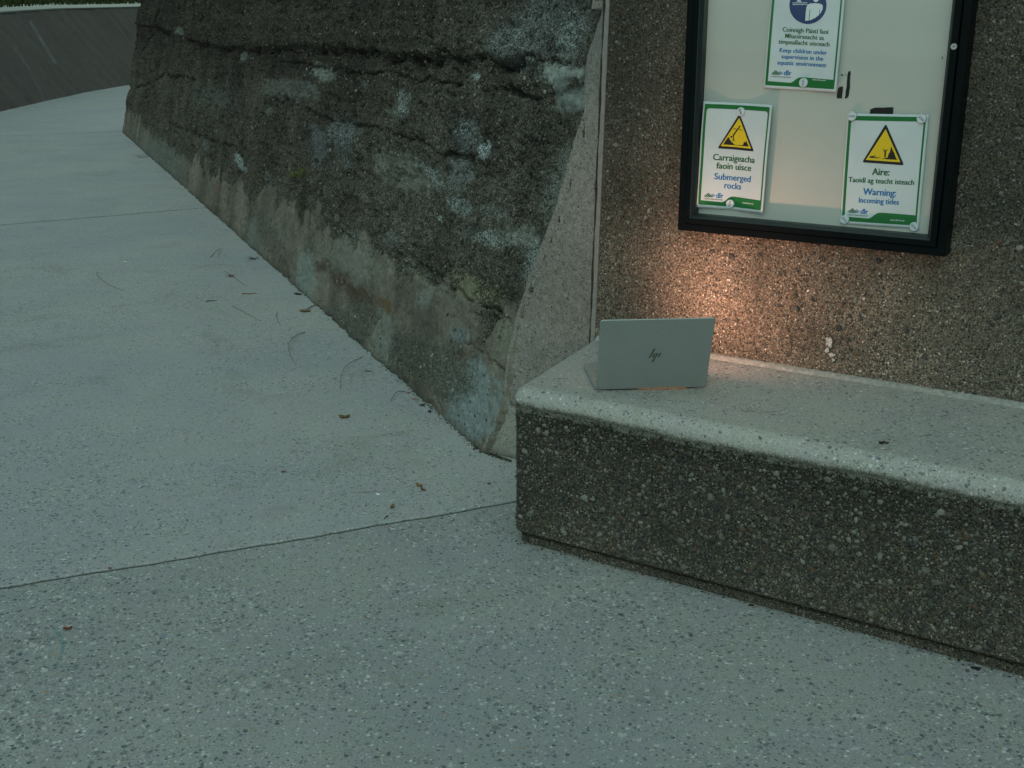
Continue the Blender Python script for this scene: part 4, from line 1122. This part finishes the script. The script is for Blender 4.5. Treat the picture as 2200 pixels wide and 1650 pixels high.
dkp = plain('black_plastic', (.012, .012, .013), .5, grain=.1)
bz = link('bezel', bm_mesh('bezel', slab_mesh(rrect(.002, .004, LW - .002, LH - .002, .005), lidf, -.0007, -.0012, .0002)), dkp, lid)
scm = bpy.data.materials.new('lit_screen'); scm.use_nodes = True; b = scm.node_tree.nodes['Principled BSDF']; b.inputs['Base Color'].default_value = (.02, .02, .02, 1)
b.inputs['Emission Color'].default_value = (1, .55, .33, 1); b.inputs['Emission Strength'].default_value = 2.5
me = mesh_np('screen', np.array([lidf(x, h, -.0016) for x, h in ((.006, .016), (LW - .006, .016), (LW - .006, LH - .010), (.006, LH - .010))]), [(3, 2, 1, 0)])
link('screen', me, scm, lid)
hb = []
for sgn in (0,):
    th_ = np.linspace(0, 2 * math.pi, 16, endpoint=False); bm = bmesh.new()
    c0_, c1_ = deckf(.03, .0055, .0095), deckf(LW - .03, .0055, .0095)
    r0_ = [bm.verts.new([float(q) for q in c0_ + ey * .0045 * math.cos(a) + Zv * .0045 * math.sin(a)]) for a in th_]; r1_ = [bm.verts.new([float(q) for q in c1_ + ey * .0045 * math.cos(a) + Zv * .0045 * math.sin(a)]) for a in th_]
    for i in range(16): bm.faces.new((r0_[i], r0_[(i + 1) % 16], r1_[(i + 1) % 16], r1_[i]))
    bm.faces.new(r0_[::-1]); bm.faces.new(r1_)
    link('hinge', bm_mesh('hinge', bm), dkp, root_l)
for x in (.04, LW - .04):
    for y in (.03, .185): link('foot', bm_mesh('foot', slab_mesh(rrect(x - .02, y - .004, x + .02, y + .004, .003, 4), deckf, 0.0, .0036, .0004)), dkp, root_l)
link('speaker_grille', bm_mesh('speaker_grille', slab_mesh(rrect(.007, .020, LW - .007, .047, .001, 2), deckf, .0149, .0153, .0001)), dkp, root_l)
link('pale_bar', bm_mesh('pale_bar', slab_mesh(rrect(.006, .048, LW - .006, .056, .001, 2), deckf, .0149, .0157, .0002)), plain('pale_bar_finish', (.5, .5, .5), .3, .6), root_l)  # pale raised bar across the deck
kb = link('keyboard', bm_mesh('keyboard', slab_mesh(rrect(.022, .060, LW - .022, .135, .002, 3), deckf, .0149, .0153, .0001)), dkp, root_l)
kw = (LW - .052) / 14
for i in range(14):
    for j in range(4):
        x0 = .026 + i * kw; y0 = .062 + j * .018
        link('key', bm_mesh('key', slab_mesh([(x0, y0), (x0 + kw * .86, y0), (x0 + kw * .86, y0 + .0155), (x0, y0 + .0155)], deckf, .0152, .0165, .0003)), dkp, kb)
link('touchpad', bm_mesh('touchpad', slab_mesh(rrect(LW / 2 - .055, .145, LW / 2 + .055, .205, .003, 3), deckf, .0149, .0152, .0001)), alu, root_l)
slm = bpy.data.materials.new('added_strip_glow'); slm.use_nodes = True; b = slm.node_tree.nodes['Principled BSDF']; b.inputs['Base Color'].default_value = (.02, .02, .02, 1)
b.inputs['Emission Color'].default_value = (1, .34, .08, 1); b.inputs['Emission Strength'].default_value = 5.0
link('added_glow_strip', bm_mesh('added_glow_strip', slab_mesh(rrect(.120, .012, LW - .050, .0145, .0010, 2), deckf, .0004, .0020, .0003)), slm, root_l)  # added glowing strip, stands in for light leaking under the base
# emblem : four slanted bars in the middle of the lid
bm = bmesh.new()
em = plain('dark_emblem', (.085, .088, .066), .35, .5)
kx_ = LW / 1640.
def lp(px, py): return ((px - 352) * LW / (1980 - 352), (1130 - py) * LH / (1130 - 150) )
for (x0, y0, x1, y1) in ((1158, 556, 1096, 684), (1166, 625, 1140, 682), (1207, 622, 1144, 748), (1252, 622, 1222, 678)):
    hw = 12
    P4 = [lp(x0 - hw, y0), lp(x0 + hw, y0), lp(x1 + hw, y1), lp(x1 - hw, y1)]
    top = [bm.verts.new([float(q) for q in lidf(x, h, .0054)]) for x, h in P4]; bot = [bm.verts.new([float(q) for q in lidf(x, h, .0048)]) for x, h in P4]
    bm.faces.new(top)
    for i in range(4): bm.faces.new((top[i], top[(i + 1) % 4], bot[(i + 1) % 4], bot[i]))
bmesh.ops.recalc_face_normals(bm, faces=bm.faces)
link('emblem', bm_mesh('emblem', bm), em, lid)
# spot added for the warm glow; its small source behind the lid is unseen
spd = bpy.data.lights.new('hidden_warm_spot', 'SPOT'); spd.energy = 11.5; spd.color = (1.0, .50, .33); spd.spot_size = math.radians(152); spd.spot_blend = 1.0; spd.shadow_soft_size = .012
spo = bpy.data.objects.new('hidden_warm_spot', spd); COL.objects.link(spo)
spo.location = Vector((.430, 3.070, .575))
tg = wp(*towall(1600, 585), DW)
spo.rotation_euler = (Vector([float(x) for x in tg]) - spo.location).to_track_quat('-Z', 'Y').to_euler()

# ================================================================== LITTER
def tube_mesh(P_, rad, seg=6):
    P_ = np.array(P_, float); n = len(P_); T_ = np.gradient(P_, axis=0); T_ /= np.linalg.norm(T_, axis=1)[:, None] + 1e-9
    Bq = np.cross(T_, Zv[None] + 1e-4); Bq /= np.linalg.norm(Bq, axis=1)[:, None]; Cq = np.cross(Bq, T_)
    rr = np.broadcast_to(rad, (n,)); th_ = np.linspace(0, 2 * math.pi, seg, endpoint=False)
    V = P_[:, None] + (Bq[:, None] * np.cos(th_)[None, :, None] + Cq[:, None] * np.sin(th_)[None, :, None]) * rr[:, None, None]
    F_ = []
    for i in range(n - 1):
        for j in range(seg): F_.append((i * seg + j, i * seg + (j + 1) % seg, (i + 1) * seg + (j + 1) % seg, (i + 1) * seg + j))
    return V.reshape(-1, 3), F_
def smooth_pts(pts, n=24):
    P_ = np.array(pts, float); d = np.concatenate([[0], np.cumsum(np.linalg.norm(np.diff(P_, axis=0), axis=1))]); t = np.linspace(0, d[-1], n)
    Q = np.stack([np.interp(t, d, P_[:, i]) for i in range(P_.shape[1])], 1)
    for _ in range(6): Q[1:-1] = (Q[:-2] + 2 * Q[1:-1] + Q[2:]) / 4
    return Q
straw = plain('dry_straw', (.12, .10, .045), .8, grain=.3, gscale=80); dark_t = plain('dark_twig', (.022, .020, .017), .85, grain=.3, gscale=80); brown_t = plain('brown_twig', (.15, .07, .035), .8, grain=.3, gscale=80)
olive = plain('green_brown_stalk', (.050, .050, .026), .8, grain=.3, gscale=80)
def stalk(name, pts, rad, mat, label, cat, lift=.0, z0=0.0):
    G = smooth_pts([onz(u, v, z0) for u, v in pts]); n = len(G)
    t = np.linspace(0, 1, n); dist = G[n // 2][1]
    rad = rad * .8
    G[:, 2] = z0 + rad + lift * np.sin(t * math.pi)
    V, F_ = tube_mesh(G, rad * (1 - .45 * t))
    return tag(link(name, mesh_np(name, V, F_, True), mat, None, G[n // 2]), label, cat)
stalk('grass_stalk', [(208, 585), (210, 597), (225, 611), (244, 620), (266, 625)], .0016, olive, 'thin curved dry grass stalk lying alone far left on the path', 'grass stalk', .01)
stalk('grass_stalk', [(453, 553), (462, 543), (478, 536), (474, 541), (468, 552)], .0018, olive, 'small bent dark stalk on the path near the old wall, farthest of the stalks', 'grass stalk', .01)
stalk('twig', [(520, 632), (536, 632), (552, 631)], .0040, brown_t, 'short straight reddish brown twig lying across the path', 'twig', 0)
stalk('twig', [(443, 648), (452, 647), (465, 647)], .0030, dark_t, 'short straight black twig lying left of the reddish brown twig', 'twig', 0)
stalk('grass_stalk', [(498, 657), (520, 670), (540, 681), (561, 690)], .0016, straw, 'long straight pale straw lying below the brown twig', 'grass stalk', .004)
stalk('grass_stalk', [(595, 671), (594, 684), (598, 694), (604, 701)], .0013, olive, 'faint short curved stalk between the pale straw and the large curved stalk', 'grass stalk', .004)
stalk('grass_stalk', [(655, 714), (640, 721), (626, 735), (619, 752), (623, 768), (632, 778)], .0019, brown_t, 'large crescent shaped brown stalk in the middle of the path', 'grass stalk', .015)
stalk('grass_stalk', [(779, 767), (762, 779), (740, 796), (733, 812), (731, 835)], .0017, straw, 'long bent straw with a frayed end lying beside the old wall', 'grass stalk', .015)
stalk('grass_stalk', [(872, 843), (860, 842), (850, 850), (839, 864)], .0016, dark_t, 'thin dark stalk sticking out from the foot of the old wall', 'grass stalk', .01)
stalk('twig', [(786, 799), (792, 798), (799, 799)], .0028, dark_t, 'tiny black twig on the path right of the bent straw', 'twig', 0)
stalk('twig', [(755, 1059), (785, 1058), (830, 1056)], .0007, brown_t, 'hair thin brown stem lying beside the white shell chip', 'twig', .002)
stalk('twig', [(833, 1109), (829, 1112), (825, 1116)], .0020, dark_t, 'small dark twig lying next to the path joint', 'twig', 0)
stalk('twig', [(1262, 1258), (1262, 1258.6), (1262, 1259)], .001, dark_t, 'dark speck of debris', 'twig', 0) if False else None

def leaf(name, u, v, L_, W_, ang, col, label, cat='leaf', curl=.25, z0=0.0, seed=0, thick=.0006, rag=.12):
    c0 = onz(u, v, z0); n, m2_ = 16, 7; V = []; a = math.radians(ang); d = np.array([math.cos(a), math.sin(a), 0]); e_ = np.array([-math.sin(a), math.cos(a), 0]); rr = random.Random(seed + int(u))
    rg = [1 + rr.uniform(-rag, rag) for _ in range(n * 2)]
    for i in range(n):
        t = i / (n - 1); w_ = W_ / 2 * (math.sin(math.pi * min(.97, max(.04, t)) ** .85)) ** .75
        for j in range(m2_):
            q = j / (m2_ - 1) * 2 - 1
            V.append(c0 + d * (t - .5) * L_ + e_ * q * w_ * rg[i + (n if q > 0 else 0)] + Zv * (.0012 + curl * W_ * (q * q * .8 + (2 * t - 1) ** 2 * .5) + .05 * W_ * math.sin(9 * t + 4 * q + seed)))
    me = mesh_np(name, np.array(V), grid_faces(n, m2_), True)
    mt = plain(name + '_colour', col, .75, grain=.45, gscale=150)
    o = link(name, me, mt, None, c0); md = o.modifiers.new('thickness', 'SOLIDIFY'); md.thickness = thick
    return tag(o, label, cat)
o = leaf('leaf', 655, 670, .055, .030, -10, (.10, .065, .030), 'brown leaf with a dark stem lying against the foot of the old wall', seed=1)
G = smooth_pts([onz(658, 668) + Zv * .006, onz(668, 663) + Zv * .01, onz(677, 659) + Zv * .008], 10); V, F_ = tube_mesh(G, .0022); link('stem', mesh_np('stem', V, F_, True), dark_t, o)
leaf('leaf', 740, 898, .040, .018, 5, (.12, .075, .030), 'small crumpled ochre brown leaf alone in the middle of the path', seed=2, curl=.5, rag=.35)
leaf('leaf', 900, 1045, .026, .013, -38, (.13, .085, .035), 'withered brown leaf curl below the corner of the old wall', seed=3, curl=.5, rag=.4)
leaf('leaf', 909, 1054, .020, .009, -45, (.085, .065, .030), 'darker withered leaf scrap touching the withered brown leaf curl', seed=4, curl=.6, rag=.4)
leaf('leaf', 843, 1091, .024, .009, 70, (.20, .12, .050), 'rolled orange brown leaf lying just above the path joint', seed=5, curl=.9)
leaf('leaf', 609, 1015, .014, .009, 20, (.14, .07, .035), 'tiny red brown leaf scrap near the middle of the path', seed=6, curl=.4, rag=.3)
leaf('leaf', 1051, 1040, .012, .007, 10, (.10, .065, .030), 'tiny brown leaf scrap near the left end of the bench', seed=7, curl=.5, rag=.3)
leaf('leaf', 146, 1353, .020, .008, 22, (.16, .050, .025), 'rust red curled leaf beside the faint turquoise chalk mark', seed=8, curl=.7, rag=.4)
leaf('leaf', 236, 1222, .009, .005, 0, (.18, .05, .03), 'tiny red leaf scrap lying in the near path joint', seed=9, curl=.5)
leaf('leaf', 891, 858, .020, .010, 10, (.22, .12, .07), 'pale orange leaf scrap at the foot of the old wall beside the bright orange one', seed=12, curl=.3, rag=.3)
leaf('leaf', 893, 859, .010, .006, 60, (.10, .06, .03), 'small dark leaf scrap tucked under the pale orange scrap', seed=13, curl=.3, rag=.3) if False else None
leaf('leaf', 878, 845, .014, .009, 30, (.16, .10, .06), 'dull tan leaf scrap where the dark stalk meets the old wall', seed=14, curl=.4, rag=.3)
leaf('leaf', 1548 - 480, 842 + 15, .001, .001, 0, (.1, .1, .1), 'x', seed=15) if False else None
leaf('leaf', 907, 872, .020, .012, 20, (.05, .055, .028), 'dull green leaf scrap at the foot of the old wall', seed=16, curl=.5, rag=.4)
leaf('leaf', 923, 886, .016, .012, 60, (.045, .03, .02), 'dark brown crumb of leaf at the foot of the old wall', seed=17, curl=.5, rag=.4)
leaf('debris', 1615, 1302, .012, .007, -10, (.014, .016, .018), 'small black scrap on the path below the middle of the bench', 'debris', seed=18, curl=.3)
leaf('debris', 2096, 1437, .022, .009, -10, (.010, .012, .014), 'larger black scrap on the path at the foot of the bench far right', 'debris', seed=19, curl=.3)
leaf('debris', 603, 563 + 5, .02, .01, 0, (.01, .01, .01), 'x', 'debris') if False else None
leaf('debris', 640, 633, .05, .02, -30, (.02, .018, .015), 'black clump of debris on the path edge at the foot of the old wall', 'debris', seed=20, curl=.3, rag=.4)
leaf('debris', 949, 1304, .006, .003, 5, (.05, .006, .008), 'tiny dark red berry fragment on the bare foreground path', 'debris', seed=21, curl=.3)
leaf('shell_chip', 812, 1063, .018, .008, -45, (.62, .66, .66), 'small bright white triangular shell chip on the path', 'shell', seed=22, curl=.15)
leaf('shell_chip', 269, 563, .030, .014, 0, (.55, .60, .60), 'faint white shell fragment far up the path near the curved stalk', 'shell', seed=23, curl=.15, rag=.4)
# seed head
rs = stalk('seed_head', [(482, 583), (497, 593), (512, 604), (531, 617)], .0016, straw, 'fluffy brown grass seed head lying on the path beside the old wall', 'seed head', .004)
c0 = onz(497, 594); V = []; F_ = []
for i in range(70):
    a = rng.uniform(0, 6.28); l_ = rng.uniform(.012, .034); p = c0 + np.array([rng.normal(0, .010), rng.normal(0, .02), .004]); q = p + np.array([math.cos(a) * l_, math.sin(a) * l_, rng.uniform(.0, .012)])
    e_ = np.array([-math.sin(a), math.cos(a), 0]) * .0012; k0 = len(V); V += [p - e_, p + e_, q]; F_.append((k0, k0 + 1, k0 + 2))
link('fluff', mesh_np('fluff', np.array(V), F_), brown_t, rs)['kind'] = 'stuff'
# tufts at the wall foot, far
for (u, v, nb__, hgt, lab) in ((318, 336, 34, .10, 'sparse dry tuft growing from the joint at the foot of the old wall, far end'), (548, 556, 30, .035, 'tiny dark moss tuft at the foot of the old wall beside the path')):
    c0 = onz(u, v); V = []; F_ = []
    for i in range(nb__):
        a = rng.uniform(2.0, 4.6); l_ = rng.uniform(.3, 1.2) * hgt * 2.2; p = c0 + np.array([rng.normal(0, hgt * .5), rng.normal(0, hgt), 0]); q = p + np.array([math.cos(a) * l_, math.sin(a) * l_ * .6, rng.uniform(.1, .5) * hgt])
        e_ = np.array([-math.sin(a), math.cos(a), 0]) * .002; k0 = len(V); V += [p - e_, p + e_, q]; F_.append((k0, k0 + 1, k0 + 2))
    tag(link('plant_tuft', mesh_np('plant_tuft', np.array(V), F_), olive, None, c0), lab, 'plant')
# withered insect on the seat
zt = SEAT
o = leaf('dead_leaf', 1894, 954, .013, .0075, 10, (.020, .010, .010), 'dark withered leaf lying on the bench seat near its front edge', z0=zt, seed=30, curl=.6, rag=.4)
o2 = leaf('stem_lobe', 1904, 953, .012, .0045, -10, (.024, .012, .011), None, None, z0=zt, seed=31, curl=.6, rag=.2)
o2.location = o2.location - o.location; o2.parent = o
# fine scratches on the seat
V = []; F_ = []
for j in range(4):
    cx, cy = rng.uniform(1600, 1690), rng.uniform(868, 886); ru_, rv_ = rng.uniform(18, 50), rng.uniform(8, 19); a0 = rng.uniform(0, 6.3); a1 = a0 + rng.uniform(1.5, 4.5)
    G = np.array([onz(cx + ru_ * math.cos(a), cy + rv_ * math.sin(a), SEAT + .0003) for a in np.linspace(a0, a1, 26)]); k0 = len(V); v_, f_ = tube_mesh(G, .00022, 4); V += list(v_); F_ += [tuple(k0 + i for i in ff) for ff in f_]
link('scuff_mark', mesh_np('scuff_mark', np.array(V), F_), olive, root_b)
# turquoise chalk mark
chm, nt, b = new_mat('turquoise_chalk'); co = coords(nt); b.inputs['Base Color'].default_value = (.06, .24, .26, 1); b.inputs['Roughness'].default_value = .9
al = map_(nt, noise_(nt, co, 120, 3, .7), .38, .62, .05, .42); nt.links.new(al, b.inputs['Alpha'])
L = smooth_pts([onz(120, 1350), onz(128, 1368), onz(138, 1388), onz(132, 1405), onz(121, 1428), onz(119, 1434)], 30); L2 = smooth_pts([onz(121, 1433), onz(150, 1433), onz(188, 1437)], 16)
V = []; F_ = []
for G, w_ in ((L, .0055), (L2, .0035)):
    k0 = len(V)
    for i, p in enumerate(G):
        t_1 = G[min(i + 1, len(G) - 1)] - G[max(i - 1, 0)]; nn_ = np.array([-t_1[1], t_1[0], 0]); nn_ /= np.linalg.norm(nn_); wv_ = w_ * (1 + .3 * math.sin(i * 1.7)) * (1 - .5 * i / len(G))
        zup = .0040 if G is L else .0044
        V += [p + nn_ * wv_ + Zv * zup * .15, p - nn_ * wv_ + Zv * zup * .15]
    for i in range(len(G) - 1): F_.append((k0 + 2 * i, k0 + 2 * i + 1, k0 + 2 * i + 3, k0 + 2 * i + 2))
tag(link('chalk_mark', mesh_np('chalk_mark', np.array(V), F_), chm, None, onz(128, 1390)), 'faint turquoise angular chalk line drawn on the near left of the path', 'chalk mark')
# grit gathered along the foot of the walls
n_ = 900; a = rng.uniform(0, 1, n_) ** 2 * 11; off = np.abs(rng.normal(0, .010, n_)) + .000
C_ = B2[None] + Ev[None] * a[:, None] - Qv[None] * off[:, None]
n2 = 400; t2 = rng.uniform(0, 1, n2); e0, e1 = onz(1030, 965), onz(1100, 990); C2 = e0[None] * (1 - t2)[:, None] + e1[None] * t2[:, None] + np.stack([0 * t2, -np.abs(rng.normal(0, .012, n2)), 0 * t2], 1)
n3 = 160; s3 = rng.uniform(-.02, 1.7, n3); C3 = wp(s3, 0 * s3, .016 - np.abs(rng.normal(0, .010, n3)))
CC = np.concatenate([C_, C2, C3]); CC[:, 2] = .0005
gritm, nt, b = new_mat('dark_grit'); g = nt.nodes.new('ShaderNodeNewGeometry'); c_ = ramp_(nt, g.outputs['Random Per Island'], [(0, (.02, .022, .014)), (.5, (.045, .038, .025)), (.8, (.02, .02, .018)), (.95, (.12, .11, .09))], 'CONSTANT'); nt.links.new(c_, b.inputs['Base Color']); b.inputs['Roughness'].default_value = .9
V = ICO_V[None] * np.clip(rng.lognormal(math.log(.0018), .5, len(CC)), .0008, .0032)[:, None, None] * np.array([1.3, 1, .55]) + CC[:, None]
tag(link('grit', mesh_np('grit', V.reshape(-1, 3), (ICO_F[None] + (np.arange(len(CC)) * 12)[:, None, None]).reshape(-1, 3)), gritm), 'dark grit and moss crumbs gathered along the foot of the walls', 'grit', kind='stuff')
